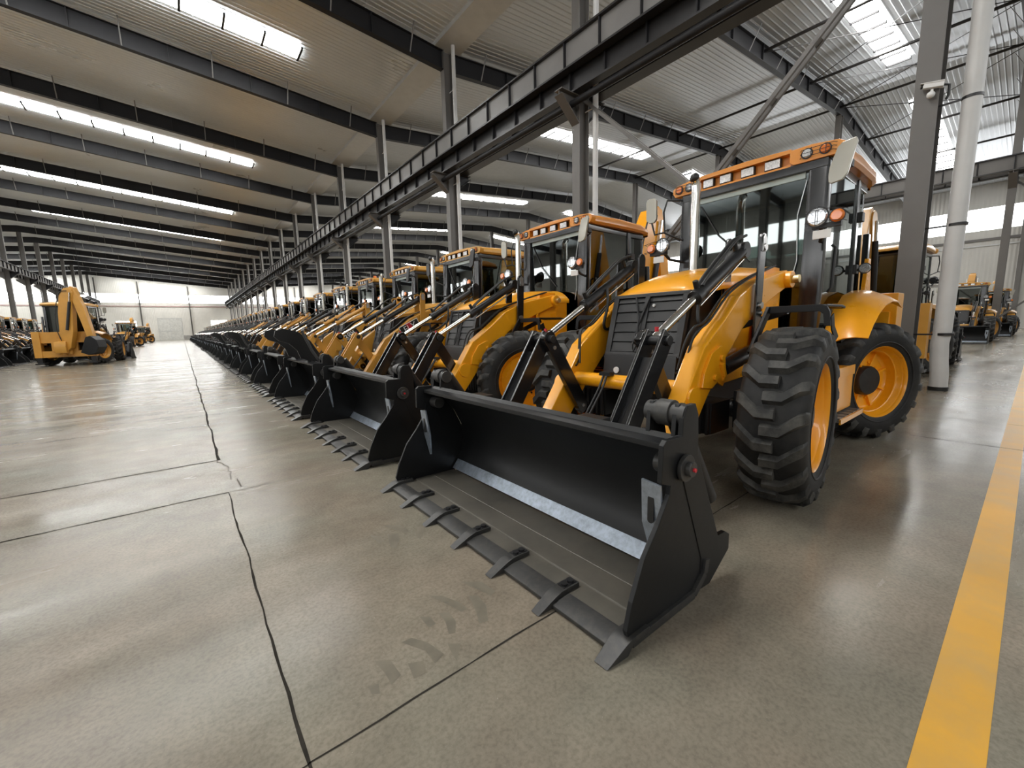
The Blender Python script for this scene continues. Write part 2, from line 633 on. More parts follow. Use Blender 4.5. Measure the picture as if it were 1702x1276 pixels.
slopes = [(XL + .3, RL), (RL, VX - .225), (VX + .225, RR), (RR, XR - .3)]
for x0, x1 in slopes:
    r0 = struct(rafter(x0, x1), 'rafter', M['steeldark'], smooth=False)
    f0 = fly(x0, x1).build('fly_brace', M['girder'], r0, smooth=False)
    r0.location.y = frames[0]
    for y in frames[1:]:
        r = copy_tree(r0)
        r.location.y = y
# purlin lines are hidden by the liner; eave and ridge tie tubes in the far hall
for x, ye in ((24.2, 9.8), (30.6, 26.3), (36.9, 26.3), (43.5, 26.3), (50.0, 9.8)):
    struct(MB().cyl((x, -6.6, zlow(x) + .55), (x, ye, zlow(x) + .55), .075, n=10), 'tie_tube', M['girderblack'])
for (xa, ya, xb, yb) in ((24.2, 1.57, 30.6, 9.77), (30.6, 1.57, 24.2, 9.77), (30.6, 1.57, 36.9, 9.77), (36.9, 1.57, 30.6, 9.77), (43.5, 1.57, 36.9, 9.77), (36.9, 1.57, 43.5, 9.77)):
    struct(MB().cyl((xa, ya, zlow(xa) + .5), (xb, yb, zlow(xb) + .5), .022, n=6), 'roof_brace_rod', M['girderblack'])


# --- skylights: every other bay
def skylight(x0, x1, y):
    n = max(1, round(abs(x1 - x0) / 1.45))
    mb = MB()
    z = -.10
    mb.rows([[(x0, y - .5, zsheet(x0) + z), (x0, y + .5, zsheet(x0) + z)], [(x1, y - .5, zsheet(x1) + z), (x1, y + .5, zsheet(x1) + z)]])
    o = struct(mb, 'skylight', M['skylight'], smooth=False)
    fb = MB()
    for i in range(n + 1):
        x = x0 + (x1 - x0) * i / n
        fb.box(x - .045, x + .045, y - .53, y + .53, zsheet(x) + z - .09, zsheet(x) + z + .02)
    fb.build('glazing_bar', M['steeldark'], o, smooth=False)
    return o


for k in range(-1, 17):
    if k % 2 == 0:
        y = FR0 + BAY * k + 4.72
        skylight(RL + 3.4, VX - 5.1, y)
        skylight(VX + 5.2, RR - 3.4, y)
        skylight(XL + 5.1, RL - 3.4, y)
        skylight(RR + 3.4, XR - 5.2, y)


# --- columns
def hcol(h, mat, dx=.225, dy=.16):
    mb = MB()
    mb.box(-dx, -dx + .022, -dy, dy, 0, h)
    mb.box(dx - .022, dx, -dy, dy, 0, h)
    mb.box(-dx + .02, dx - .02, -.009, .009, 0, h)
    mb.box(-dx - .06, dx + .06, -dy - .05, dy + .05, 0, .03)
    return mb


c0 = struct(hcol(13.80, None), 'column', M['steelcol'], smooth=False)
c0.location = (VX, frames[0], 0)
for y in frames[1:]:
    c = copy_tree(c0)
    c.location.y = y
hr = zlow(RL)
c1 = struct(hcol(hr, None), 'column', M['steelcol'], smooth=False)
c1.location = (RL, frames[0], 0)
for x in (RL, RR):
    for y in frames:
        if (x, y) != (RL, frames[0]):
            c = copy_tree(c1)
            c.location = (x, y, 0)
for x in (XL + .25, XR - .25):
    for y in frames:
        c = copy_tree(c0)
        c.location = (x, y, 0)


# --- crane runway on the column rows
def girder(x, z0, z1, face, mat_web, w=.16):
    """I girder along Y; stiffeners on both sides"""
    ya, yb = Y0 + .5, Y1 - .5
    mb = MB()
    mb.box(x - .012, x + .012, ya, yb, z0 + .05, z1 - .05)
    o = struct(mb, 'crane_girder', mat_web, smooth=False)
    fl = MB()
    fl.box(x - w, x + w, ya, yb, z0, z0 + .055)
    fl.box(x - w, x + w, ya, yb, z1 - .055, z1)
    fl.build('flange', M['girderblack'], o, smooth=False)
    st = MB()
    y = FR0 - 2 * BAY
    while y < yb:
        if y > ya:
            st.box(x - w * .8, x + w * .8, y - .018, y + .018, z0 + .05, z1 - .05)
        y += BAY / 6
    st.build('stiffener', M['steeldark'], o, smooth=False)
    return o


girder(10.12, 9.08, 9.92, -1, M['girder'], .13)
girder(10.38, 8.50, 9.20, -1, M['girderblack'], .14)
girder(11.42, 8.62, 9.45, 1, M['girderblack'], .22)
for rx in (RL, RR):
    for s in (-1, 1):
        girder(rx + s * .62, 9.08, 9.9, s, M['steelcol'], .15)
struct(MB().cyl((10.34, Y0 + 1, 8.22), (10.34, Y1 - 1, 8.22), .10, n=14), 'pipe_run', M['steeldark'])


def bracket(dx0, sgn, z):
    mb = MB()
    pts = [(dx0, z), (dx0 + sgn * .75, z), (dx0 + sgn * .75, z - .12), (dx0, z - .75)]
    mb.prism(pts, -.012, .012)
    mb.box(min(dx0, dx0 + sgn * .78), max(dx0, dx0 + sgn * .78), -.16, .16, z, z + .03)
    q = [Vector((dx0 + sgn * .77, 0, z - .12)), Vector((dx0, 0, z - .78))]
    mb.bar(q[0], q[1], .32, .025)
    return mb


b0 = struct(bracket(-.225, -1, 8.47), 'crane_bracket', M['steelcol'], smooth=False)
b1 = struct(bracket(.225, 1, 8.59), 'crane_bracket', M['steeldark'], smooth=False)
b0.location = (VX, frames[0], 0)
b1.location = (VX, frames[0], 0)
for y in frames[1:]:
    for b in (b0, b1):
        c = copy_tree(b)
        c.location.y = y
for rx in (RL, RR):
    for y in frames:
        for s, b in ((-1, b0), (1, b1)):
            c = copy_tree(b)
            c.location = (rx, y, .55)


# --- bracing between the two nearest valley columns
def brace(p0, p1, ribs=True):
    mb = MB()
    p0, p1 = Vector(p0), Vector(p1)
    for dx in (-.10, .10):
        o = Vector((dx, 0, 0))
        mb.bar(p0 + o, p1 + o, .07, .09, side=(1, 0, 0))
    n = int((p1 - p0).length / 1.1)
    d = (p1 - p0).normalized()
    for i in range(1, n):
        c = p0 + (p1 - p0) * (i / n)
        mb.bar(c - d * .07, c + d * .07, .28, .05, side=(1, 0, 0))
    return struct(mb, 'cross_brace', M['steelcol'], smooth=False)


brace((VX, 9.6, 8.42), (VX, 1.75, .85))
brace((VX, 1.75, 8.55), (VX, 9.6, .55))
brace((RR, 1.75, 8.9), (RR, -6.4, .9))
brace((RR, 1.75, .9), (RR, -6.4, 8.9))


# --- walls
def wall_y(y, name, mat, x0=XL, x1=XR):
    """cross wall at y with a clerestory band"""
    t = .12 if y > 0 else -.12
    mb = MB()
    mb.box(x0, x1, min(y, y + t), max(y, y + t), 0, 9.6)
    mb.box(x0, x1, min(y, y + t), max(y, y + t), 11.7, 16.6)
    return struct(mb, name, mat, smooth=False)


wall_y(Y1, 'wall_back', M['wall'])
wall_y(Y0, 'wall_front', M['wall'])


def wall_x(x, name, mat):
    t = .12 if x > 0 else -.12
    mb = MB()
    mb.box(min(x, x + t), max(x, x + t), Y0, Y1, 0, 9.6)
    mb.box(min(x, x + t), max(x, x + t), Y0, Y1, 11.7, 14.6)
    return struct(mb, name, mat, smooth=False)


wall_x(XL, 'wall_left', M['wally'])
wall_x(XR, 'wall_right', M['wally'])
wn = 1


def win(mb, bars, name=None):
    global wn
    o = struct(mb, 'window_%d' % wn, M['window'], smooth=False)
    if bars:
        bars.build('mullion', M['steelcol'], o, smooth=False)
    wn += 1
    return o


for (y, s) in ((Y1, 1), (Y0, -1)):
    mb = MB()
    mb.rows([[(XL, y + s * .05, 9.6), (XR, y + s * .05, 9.6)], [(XL, y + s * .05, 11.7), (XR, y + s * .05, 11.7)]])
    bars = MB()
    x = XL
    while x < XR:
        bars.box(x - .03, x + .03, y - .02, y + .02, 9.6, 11.7)
        x += 4.1
    win(mb, bars)
for (x, s) in ((XL, -1), (XR, 1)):
    mb = MB()
    mb.rows([[(x + s * .05, Y0, 9.6), (x + s * .05, Y1, 9.6)], [(x + s * .05, Y0, 11.7), (x + s * .05, Y1, 11.7)]])
    bars = MB()
    y = Y0
    while y < Y1:
        bars.box(x - .02, x + .02, y - .03, y + .03, 9.6, 11.7)
        y += 4.1
    win(mb, bars)
# low windows of the end wall
for xa in (-12.5, 6.5, 15.0, 24.0):
    mb = MB()
    mb.box(xa, xa + 3.8, Y1 - .04, Y1 + .02, 2.4, 5.0)
    bars = MB()
    for i in range(4):
        bars.box(xa + i * 1.27 - .04, xa + i * 1.27 + .04, Y1 - .08, Y1 - .03, 2.4, 5.0)
    win(mb, bars)
# end wall posts, rails, door, plinth
for x in (-32, -24, RL, -7.6, 2.3, 19.5, 28):
    p = struct(hcol(zlow(x) + .3, None, .12, .15), 'wall_post', M['steelcol'], smooth=False)
    p.location = (x, Y1 - .25, 0)
for z in (8.7,):
    struct(MB().box(XL, XR, Y1 - .10, Y1 - .02, z - .12, z + .12), 'trim_1', M['wallred'], smooth=False)
    struct(MB().box(XR - .12, XR - .02, Y0, Y1, z - .14, z + .10), 'trim_2', M['steelcol'], smooth=False)
struct(MB().box(XR - .10, XR - .02, Y0, Y1, 8.05, 8.15), 'trim_3', M['gutter'], smooth=False)
d = MB()
d.box(-4.6, .2, Y1 - .06, Y1 - .005, 0.02, 5.6)
d = struct(d, 'door_1', M['doorpanel'], smooth=False)
fr = MB()
for x in (-4.65, -2.25, .2):
    fr.box(x, x + .07, Y1 - .09, Y1 - .02, 0, 5.65)
fr.box(-4.65, .27, Y1 - .09, Y1 - .02, 5.6, 5.68)
fr.box(-4.65, .27, Y1 - .09, Y1 - .02, 2.3, 2.38)
fr.build('door_frame', M['gutter'], d, smooth=False)
struct(MB().box(.3, 3.4, Y1 - .08, Y1 - .005, 0, 1.15), 'baseboard_back', M['plinth'], smooth=False)


# --- downpipes beside the valley columns
def downpipe(i, y):
    root = empty('downpipe', (VX, y, 0))
    r = .125
    if i == 0:
        path = [(.0, 0, .03), (.0, .005, .30), (.01, .03, .55), (.03, .05, .85), (.03, .03, 1.1), (.02, .0, 5), (.0, .01, 13.8)]
    else:
        path = [(.0, 0, .03), (.0, 0, 6), (0, 0, 13.8)]
    MB().tube(path, r if i == 0 else .085, 20).build('pipe', M['pipe'], root)
    for z in ((1.0, 2.9, 4.95, 8.3) if i == 0 else (4.9, 8.0, 12.0)):
        cl = MB()
        cl.cyl((.02 if i == 0 else 0, 0, z), (.02 if i == 0 else 0, 0, z + .045), (r if i == 0 else .085) + .008, n=20)
        cl.bar((-.02, .07, z + .02), (-.02, .40, z + .02), .03, .02, side=(0, 0, 1))
        cl.build('clamp', M['girderblack'] if i == 0 else M['pipe'], root)
    if i == 0:
        MB().cyl((0, 0, 0), (0, 0, .07), r + .015, n=20).build('base_ring', M['hose'], root)
    return root


ORD = ['first', 'second', 'third', 'fourth', 'fifth', 'sixth', 'seventh', 'eighth', 'ninth', 'tenth', 'eleventh', 'twelfth', 'thirteenth', 'fourteenth', 'fifteenth', 'sixteenth', 'seventeenth']
dp = downpipe(0, 1.03)
tag(dp, 'thick white downpipe kinked near the floor, beside the close grey column with the camera', 'pipe', 'white downpipes beside the columns')
dq = downpipe(1, FR0 + BAY - .62)
for k in range(1, 17):
    y = FR0 + BAY * k - .62
    o = dq if k == 1 else copy_tree(dq)
    o.location.y = y
    if k == 1:
        lb = 'white downpipe on the column with the tall diagonal brace, above the second loader'
    elif k < 7:
        lb = 'straight white downpipe beside the %s crane column counted from the camera' % ORD[k]
    else:
        lb = 'thin distant white downpipe on a crane column deep in the hall'
    tag(o, lb, 'pipe', 'white downpipes beside the columns')

# --- security camera on the close column
sc = empty('security_camera', (VX - .225, 1.47, 5.2))
tag(sc, 'white security camera mounted high on the close grey column', 'camera')
MB().bar((-.13, .13, .06), (-.08, -.12, .02), .09, .085, side=(0, 0, 1)).build('camera_body', M['white'], sc, bevel=.012)
MB().bar((-.125, .17, .10), (-.075, -.12, .06), .12, .012, side=(1, 0, 0)).build('sun_shield', M['white'], sc)
MB().cyl((-.131, .135, .06), (-.136, .16, .064), .034, n=16).build('lens', M['hose'], sc)
MB().ball((-.10, .03, -.10), .055).build('dome', M['white'], sc)
MB().cyl((-.1, .02, -.02), (-.1, .02, -.08), .02).cyl((-.09, -.04, 0), (0.0, -.10, .0), .018).build('bracket', M['white'], sc)
MB().tube([(-.02, -.10, .03), (.04, -.17, .02), (.05, -.17, -.14), (.03, -.15, -.2)], .02).build('cable', M['hose'], sc)

# --- hanging lamp over the far part of the aisle
hl = empty('hanging_lamp', (-10.3, FR0 + BAY * 10, 7.15))
tag(hl, 'bright bell lamp hanging on a wire beyond the aisle backhoe', 'lamp')
MB().lathe([(.06, .45), (.12, .40), (.5, 0), (.52, -.02)], 20).xform(Matrix.Rotation(PI / 2, 4, 'X')).build('lamp_shade', M['steel'], hl)
MB().ball((0, 0, .02), .36, sz=.7).build('bulb', M['lamp'], hl)
MB().cyl((0, 0, .45), (0, 0, zlow(-10.3) - 7.13), .02, n=6).build('wire', M['hose'], hl)

# ================================================================== THE BACKHOE LOADER
X0 = 4.8                      # parts are laid out in metres along the machine; X0 is its origin


def tyre_mb():
    mb = MB()
    half = [(.372, .185), (.388, .212), (.44, .243), (.52, .248), (.572, .232), (.598, .19), (.610, .09), (.612, 0)]
    prof = [(r, -y) for r, y in half] + [(r, y) for r, y in half[-2::-1]]
    mb.lathe(prof + [(.36, .12), (.36, -.12)], 64, close=True)
    # sidewall rings
    for s in (-1, 1):
        mb.lathe([(.43, s * .240), (.437, s * .249), (.445, s * .2455)], 64)
    mb.mi = 1
    NL = 18
    for t in (-1, 1):
        for k in range(NL):
            a0 = 2 * PI * (k + (.5 if t > 0 else 0)) / NL
            stations = [(-.045, .0, .652, .606, .034), (.085, .0, .650, .606, .034), (.19, .125, .640, .592, .038), (.238, .160, .606, .560, .040), (.256, .170, .545, .520, .034)]
            rows = []
            for (y, da, rt, rb, hw) in stations:
                yb = y if y < .2 else y - .012
                row = []
                for (dw, r, yy) in ((-hw - .018, rb, yb), (-hw + .006, rt, y), (hw - .006, rt, y), (hw + .018, rb, yb)):
                    a = a0 + da + dw / .65
                    row.append((-r * math.cos(a), t * yy, r * math.sin(a)))
                rows.append(row)
            mb.rows(rows, False)
            mb.face([mb.v(p) for p in rows[0]])
            mb.face([mb.v(p) for p in rows[-1]])
    return mb


def rim_mb(rear):
    mb = MB()
    if rear:
        p = [(.386, .21), (.372, .19), (.36, .10), (.36, -.12), (.372, -.19), (.392, -.218), (.396, -.208), (.378, -.19), (.362, -.165), (.352, -.12), (.336, -.11), (.33, -.02), (.318, .0), (.30, .02), (.14, .03), (.01, .03)]
    else:
        p = [(.386, .21), (.372, .19), (.36, .10), (.36, -.12), (.372, -.19), (.392, -.218), (.396, -.208), (.376, -.185), (.355, -.15), (.345, -.10), (.335, -.085), (.20, -.075), (.15, -.095), (.01, -.095)]
    mb.lathe(p, 56)
    nb = 10
    yb = .03 if rear else -.083
    for k in range(nb):
        a = 2 * PI * k / nb
        x, z = .215 * math.cos(a), .215 * math.sin(a)
        mb.cyl((x, yb + .01, z), (x, yb - .022, z), .016, n=6)
    if rear:
        for k in range(8):
            a = 2 * PI * (k + .5) / 8
            d = Vector((math.cos(a), 0, math.sin(a)))
            mb.bar(d * .17 + Vector((0, .015, 0)), d * .32 + Vector((0, -.0, 0)), .02, .05, side=d.cross(Vector((0, 1, 0))))
    return mb


def hub_mb(rear):
    mb = MB()
    if rear:
        mb.lathe([(.165, .03), (.165, -.05), (.15, -.075), (.001, -.078)], 32)
    else:
        mb.lathe([(.145, -.08), (.140, -.13), (.10, -.145), (.095, -.16), (.07, -.165), (.001, -.165)], 32)
        for k in range(10):
            a = 2 * PI * k / 10
            mb.cyl((.165 * math.cos(a), -.08, .165 * math.sin(a)), (.165 * math.cos(a), -.105, .165 * math.sin(a)), .014, n=6)
    return mb


def mk(mb, name, mat, parent, bevel=0.0, thick=0, flat=False):
    return mb.build(name, mat, parent, bevel, off=(-X0, 0, 0), thick=thick, smooth=not flat)


def seg(p, q, t):
    return Vector(p) * (1 - t) + Vector(q) * t


def backhoe():
    root = empty('backhoe_loader', (X0, 0, 0))
    Y_, B_, K_ = M['yellow'], M['black'], M['bucket']
    # ---- wheels
    for s in (-1, 1):
        for rear in (0, 1):
            cx = 6.02 if rear else 3.49
            yaw = math.radians(-24 if rear else 6)
            cy = s * (.95 if rear else 1.035)
            mt = Matrix.Translation((cx, cy, .648)) @ Matrix.Rotation(yaw + (PI if s > 0 else 0), 4, 'Z') @ Matrix.Diagonal((1, .84, 1, 1))
            t = mk(tyre_mb().xform(mt), 'rear_wheel' if rear else 'front_wheel', [M['rubber'], M['lug']], root)
            mk(rim_mb(rear).xform(mt), 'rim', Y_, t)
            mk(hub_mb(rear).xform(mt), 'hub', M['frame'], t)
    # ---- chassis and axles
    c = MB()
    c.box(3.3, 6.9, -.36, .36, .62, .98)
    c.box(3.15, 3.6, -.42, .42, .78, .96)
    mk(c, 'chassis', M['frame'], root, .01)
    ax = MB()
    ax.cyl((3.5, -.8, .64), (3.5, .8, .64), .075).box(3.36, 3.66, -.2, .2, .5, .78)
    for s in (-1, 1):
        ax.box(3.40, 3.62, s * .74 - .08, s * .74 + .08, .5, .8)
    mk(ax, 'front_axle', M['frame'], root, .008)
    ax = MB()
    ax.cyl((6.02, -.75, .64), (6.02, .75, .64), .10).box(5.84, 6.2, -.25, .25, .45, .85)
    mk(ax, 'rear_axle', M['frame'], root, .008)
    for s in (-1, 1):
        w = MB()
        w.box(3.05, 3.35, s * .50 - .16, s * .50 + .16, .50, .74)
        for i in range(6):
            y = s * .5 - .14 + i * .056
            w.box(3.02, 3.06, y - .012, y + .012, .50, .74)
        mk(w, 'weight_block', M['frame'], root, .005)
        sk = MB()
        sk.prism([(3.55, .82), (4.25, .86), (4.5, 1.05), (4.35, 1.12), (3.5, 1.0)], s * .46 - .03, s * .46 + .03)
        mk(sk, 'frame_plate', Y_, root, .006)
    # ---- nose, grille, hood
    nose = MB()
    nose.prism([(3.02, .80), (3.06, 1.08), (3.45, 1.08), (3.45, .80)], -.36, .36)
    n = mk(nose, 'nose_panel', M['frame'], root, .012)
    mk(MB().cyl((3.035, .20, .94), (3.022, .20, .94), .028, n=20), 'reflector', M['white'], n)
    mk(MB().cyl((3.035, -.24, .94), (3.022, -.24, .94), .028, n=20), 'reflector', M['white'], n)
    bl = MB()
    bl.prism([(3.12, 1.06), (3.26, 1.60), (4.9, 1.72), (4.9, 1.06)], -.37, .37)
    mk(bl, 'engine_block', M['frame'], root)
    gr = MB()

    def gx(z):
        return 3.085 + (z - 1.08) * .27
    zs = [1.10, 1.19, 1.275, 1.36, 1.45, 1.53, 1.575]
    for za, zb in zip(zs, zs[1:]):
        for (ya, yb) in ((-.315, -.006), (.03, .315)):
            gr.prism([(gx(za) + .002, za + .004), (gx(zb) + .010, zb - .004), (gx(zb) + .04, zb - .004), (gx(za) + .04, za + .004)], ya, yb)
    gr = mk(gr, 'grille', M['grille'], root, .003)
    fm = MB()
    for y0, y1 in ((-.37, -.315), (.315, .37), (-.012, .034)):
        fm.prism([(gx(1.07) - .008, 1.07), (gx(1.60) - .008, 1.60), (gx(1.60) + .08, 1.60), (gx(1.07) + .08, 1.07)], y0, y1)
    for z in (1.07, 1.578):
        fm.prism([(gx(z) - .008, z), (gx(z + .03) - .008, z + .03), (gx(z + .03) + .05, z + .03), (gx(z) + .05, z)], -.37, .37)
    mk(fm, 'grille_frame', M['plastic'], gr, .004)
    st = MB()
    st.tube([(gx(1.58) - .02, -.02, 1.58), (gx(1.4) - .03, .045, 1.36), (gx(1.2) - .035, .075, 1.16), (gx(1.12) - .03, .05, 1.115), (gx(1.2) - .035, .03, 1.17), (gx(1.4) - .03, .055, 1.40), (gx(1.58) - .02, .12, 1.58)], .009)
    mk(st, 'rubber_strap', M['hose'], gr)
    mk(MB().cyl((gx(1.5) + .01, -.06, 1.5), (gx(1.5) - .01, -.06, 1.5), .012, n=10), 'latch_screw', M['white'], gr)
    # hood shell
    secs = [(3.27, .405, 1.600, 1.612), (3.31, .425, 1.612, 1.655), (3.42, .435, 1.640, 1.735), (3.62, .442, 1.672, 1.800), (3.95, .447, 1.705, 1.855), (4.40, .45, 1.735, 1.895), (4.92, .45, 1.755, 1.92)]
    rows = []
    for x, w, ze, zm in secs:
        r = [(x, -w, ze - .05)]
        for i in range(17):
            u = -1 + 2 * i / 16
            y = w * math.copysign(abs(u) ** .9, u)
            r.append((x, y, ze + (zm - ze) * (1 - abs(u) ** 2.6)))
        r.append((x, w, ze - .05))
        rows.append(r)
    hd = MB()
    hd.rows(rows)
    hd.face([hd.v(p) for p in rows[0]])
    ho = mk(hd, 'hood', Y_, root, thick=.012)
    for s in (-1, 1):
        p = MB()
        p.prism([(3.75, 1.02), (3.62, 1.30), (3.66, 1.66), (4.88, 1.72), (4.88, 1.02)], s * .425 - .012, s * .425 + .012)
        mk(p, 'side_panel', Y_, root, .004)
        p = MB()
        p.prism([(4.16, 1.0), (4.2, 1.80), (4.30, 1.84), (4.52, 1.84), (4.6, 1.0)], s * .50 - .045, s * .50 + .03)
        mk(p, 'loader_tower', Y_, root, .006)
    # exhaust stack
    ex = MB()
    ex.tube([(4.5, .30, 1.82), (4.5, .30, 2.70), (4.5, .30, 2.80), (4.485, .30, 2.845), (4.455, .30, 2.875)], .048, 20)
    e = mk(ex, 'exhaust_stack', M['chrome'], root)
    mk(MB().cyl((4.462, .30, 2.868), (4.45, .30, 2.881), .046, n=20).ball((4.458, .30, 2.872), .05, 16, 8), 'exhaust_tip', M['hose'], e)
    # ---- loader arms
    arm = [(4.40, 1.80), (3.75, 1.665), (3.46, 1.545), (3.22, 1.36), (2.93, 1.17), (2.765, .93), (2.46, .50), (2.13, .27), (2.10, .19), (2.17, .13), (2.30, .14), (2.72, .46), (3.0, .80), (3.28, 1.08), (3.52, 1.28), (3.75, 1.41), (4.33, 1.62), (4.44, 1.66), (4.475, 1.72), (4.455, 1.78)]
    for s in (-1, 1):
        a = MB()
        a.prism(arm, s * .585 - .065, s * .585 + .065)
        a = mk(a, 'loader_arm', Y_, root, .009, flat=True)
        b = MB()
        yo = s * .65
        y1 = yo + s * .022
        b.prism([(3.12, 1.17), (3.15, 1.17), (3.21, 1.10), (3.24, .92), (3.19, .86), (3.10, .90), (3.02, .86), (2.88, .88), (2.90, .98), (3.0, 1.12)], min(yo, y1), max(yo, y1))
        for (x, z) in ((3.14, 1.08), (3.05, .94), (3.19, .92)):
            b.cyl((x, yo + s * .02, z), (x, yo + s * .04, z), .022, n=12)
        b.bar((3.13, yo + s * .035, 1.04), (3.18, yo + s * .035, .94), .03, .03, side=(1, 0, 0))
        mk(b, 'cylinder_bracket', Y_, a, .004, flat=True)
        b = MB()
        b.cyl((2.79, yo - s * .01, .81), (2.79, yo + s * .018, .81), .085, n=28)
        mk(b, 'boss', Y_, a, .005)
        b = MB()
        b.cyl((4.40, s * .50, 1.715), (4.40, s * .70, 1.715), .075, n=24)
        mk(b, 'pivot_sleeve', Y_, a, .006)
        b = MB()
        b.cyl((4.40, s * .70, 1.715), (4.40, s * .755, 1.715), .036, n=16)
        mk(b, 'pivot_pin', M['brass'], a, .006)
        # hydraulic line along the arm
        h = MB()
        yy = s * .585
        h.curve([(4.3, yy, 1.84), (3.8, yy, 1.71), (3.42, yy, 1.57), (3.12, yy, 1.36), (2.98, yy, 1.30), (2.93, yy - s * .03, 1.22), (2.88, yy - s * .06, 1.02), (2.82, yy - s * .09, .98)], .009)
        h.curve([(4.3, yy - s * .035, 1.84), (3.8, yy - s * .035, 1.71), (3.42, yy - s * .035, 1.57), (3.12, yy - s * .035, 1.36), (2.96, yy - s * .04, 1.31), (2.90, yy - s * .07, 1.2), (2.86, yy - s * .10, 1.0)], .009)
        mk(h, 'hydraulic_line', M['hose'], a)
    ct = mk(MB().cyl((2.86, -.53, .86), (2.86, .53, .86), .062, n=24), 'cross_tube', Y_, root)
    ct2 = MB()
    for d in (0, .035):
        ct2.curve([(2.80, .12 + d, .93), (2.70, .10 + d, .80), (2.45, .10 + d, .50), (2.25, .10 + d, .28)], .010)
    ct2.box(2.78, 2.84, .08, .19, .915, .945)
    mk(ct2, 'crossing_hose', M['hose'], ct)
    # ---- tilt linkage
    for s in (-1, 1):
        top = (2.45, s * .535, 1.235)
        lv = MB()
        for dy in (-.052, .052):
            y = s * .47 + dy * .4
        lv.bar((2.42, s * .47, 1.28), (2.90, s * .47, .56), .05, .125)
        lv.cyl((2.45, s * .445, 1.235), (2.45, s * .495, 1.235), .068, n=20)
        lv.cyl((2.86, s * .445, .61), (2.86, s * .495, .61), .066, n=20)
        l = mk(lv, 'rocker_lever', B_, root, .006)
        for (x, z) in ((2.86, .61), (2.50, 1.16)):
            mk(MB().cyl((x, s * .47 - .03, z), (x, s * .47 + .03, z), .017, n=10), 'bolt', M['steel'], l)
        tl = MB()
        d = (Vector((2.03, 0, .60)) - Vector((2.45, 0, 1.235))).normalized()
        for dy in (-.062, .062):
            tl.bar((2.45 - d.x * .05, s * .57 + dy, 1.235 - d.z * .05), (2.03, s * .57 + dy, .60), .022, .125)
        tl.bar((2.37, s * .57, 1.125), (2.05, s * .57, .635), .13, .02)
        mk(tl, 'tilt_link', B_, root, .004)
        pn = MB()
        pn.cyl((2.45, s * .535 - .13, 1.235), (2.45, s * .535 + .13, 1.235), .034, n=16)
        pn = mk(pn, 'pivot_pin', M['frame'], root, .004)
        mk(MB().cyl((2.45, s * .535 - .03, 1.295), (2.45, s * .535 - .03, 1.325), .013, n=10), 'grease_cap', M['red'], pn)
        end = (3.72, s * .54, 1.93)
        cy = MB()
        cy.cyl(seg(top, end, .42), seg(top, end, .98), .047, n=24)
        cy.cyl(seg(top, end, .41), seg(top, end, .46), .055, n=24)
        cy.cyl((3.72, s * .54 - .04, 1.93), (3.72, s * .54 + .04, 1.93), .065, n=20)
        cy = mk(cy, 'tilt_cylinder', M['frame'], root, .004)
        mk(MB().cyl(seg(top, end, 0), seg(top, end, .43), .029, n=16), 'piston_rod', M['chrome'], cy)
        h = MB()
        up = Vector((-.35, 0, .62)).normalized()
        for k, (yy, r) in enumerate(((.0, .014), (.035, .011))):
            P = [seg(top, end, t) + up * q + Vector((0, s * yy, 0)) for t, q in ((1.02, .11), (.9, .14), (.75, .12), (.62, .10), (.5, .075), (.47, .06))]
            h.curve(P, r)
        h.cyl(seg(top, end, .455) + up * .05, seg(top, end, .455) + up * .11, .02, n=10)
        h.cyl(seg(top, end, .92) + up * .05, seg(top, end, .92) + up * .12, .02, n=10)
        h.curve([seg(top, end, .62) + Vector((0, -s * .06, .02)), seg(top, end, .6) + Vector((0, -s * .09, -.12)), seg(top, end, .56) + Vector((.02, -s * .07, -.28)), seg(top, end, .62) + Vector((.06, -s * .04, -.36)), seg(top, end, .72) + Vector((.1, -s * .02, -.30))], .014)
        mk(h, 'hose', M['hose'], cy)
        # levelling rod beside the cylinder
        dn = Vector((.3, 0, -.62)).normalized()
        lr = MB().cyl(seg(top, end, .45) + dn * .085, seg(top, end, .99) + dn * .07, .010, n=10)
        mk(lr, 'levelling_rod', M['chrome'], cy)
        # upright link
        sb = MB()
        for y in (s * .69, s * .43):
            sb.bar((3.72, y, 2.0), (3.68, y, 1.10), .022, .105)
            sb.cyl((3.72, y - .011, 1.99), (3.72, y + .011, 1.99), .053, n=20)
        sb = mk(sb, 'upright_link', B_, root, .004)
        for (x, z, r) in ((3.70, 1.47, .028), (3.685, 1.15, .022), (3.70, 1.41, .015)):
            mk(MB().cyl((x, s * .70, z), (x, s * .722, z), r, n=14), 'bolt', M['steel'], sb)
        bo = MB()
        bo.cyl((3.72, s * .705, 1.93), (3.72, s * .722, 1.93), .028, n=14)
        bo.prism([(3.69, 1.90), (3.75, 1.90), (3.75, 2.0), (3.72, 2.03), (3.69, 2.0)], min(s * .70, s * .712), max(s * .70, s * .712))
        mk(bo, 'locking_plate', M['steel'], sb)
        # lift cylinder
        lc = MB().cyl((3.16, s * .60, .95), (3.36, s * .60, .99), .034, n=16)
        lc.cyl((3.30, s * .60, .975), (4.35, s * .60, 1.18), .062, n=24)
        mk(lc, 'lift_cylinder', M['frame'], root, .004)
    # ---- bucket
    W = 1.165
    bk = MB()
    back = [(1.90, .14), (1.955, .20), (1.985, .32), (1.97, .46), (1.90, .60), (1.78, .74), (1.66, .815)]
    bo = [(x + .02 + .01 * i / 6, z + .006 * i) for i, (x, z) in enumerate(back)]
    bk.prism(back + bo[::-1], -W - .002, W + .002)
    bk.prism([(1.60, .795), (1.60, .822), (1.74, .835), (1.74, .80)], -W + .01, W - .01)
    bkt = mk(bk, 'bucket', K_, root, .003)
    fl = MB()
    fl.prism([(1.265, .018), (1.33, .042), (1.90, .030), (1.93, .004), (1.42, .004)], -W + .012, W - .012)
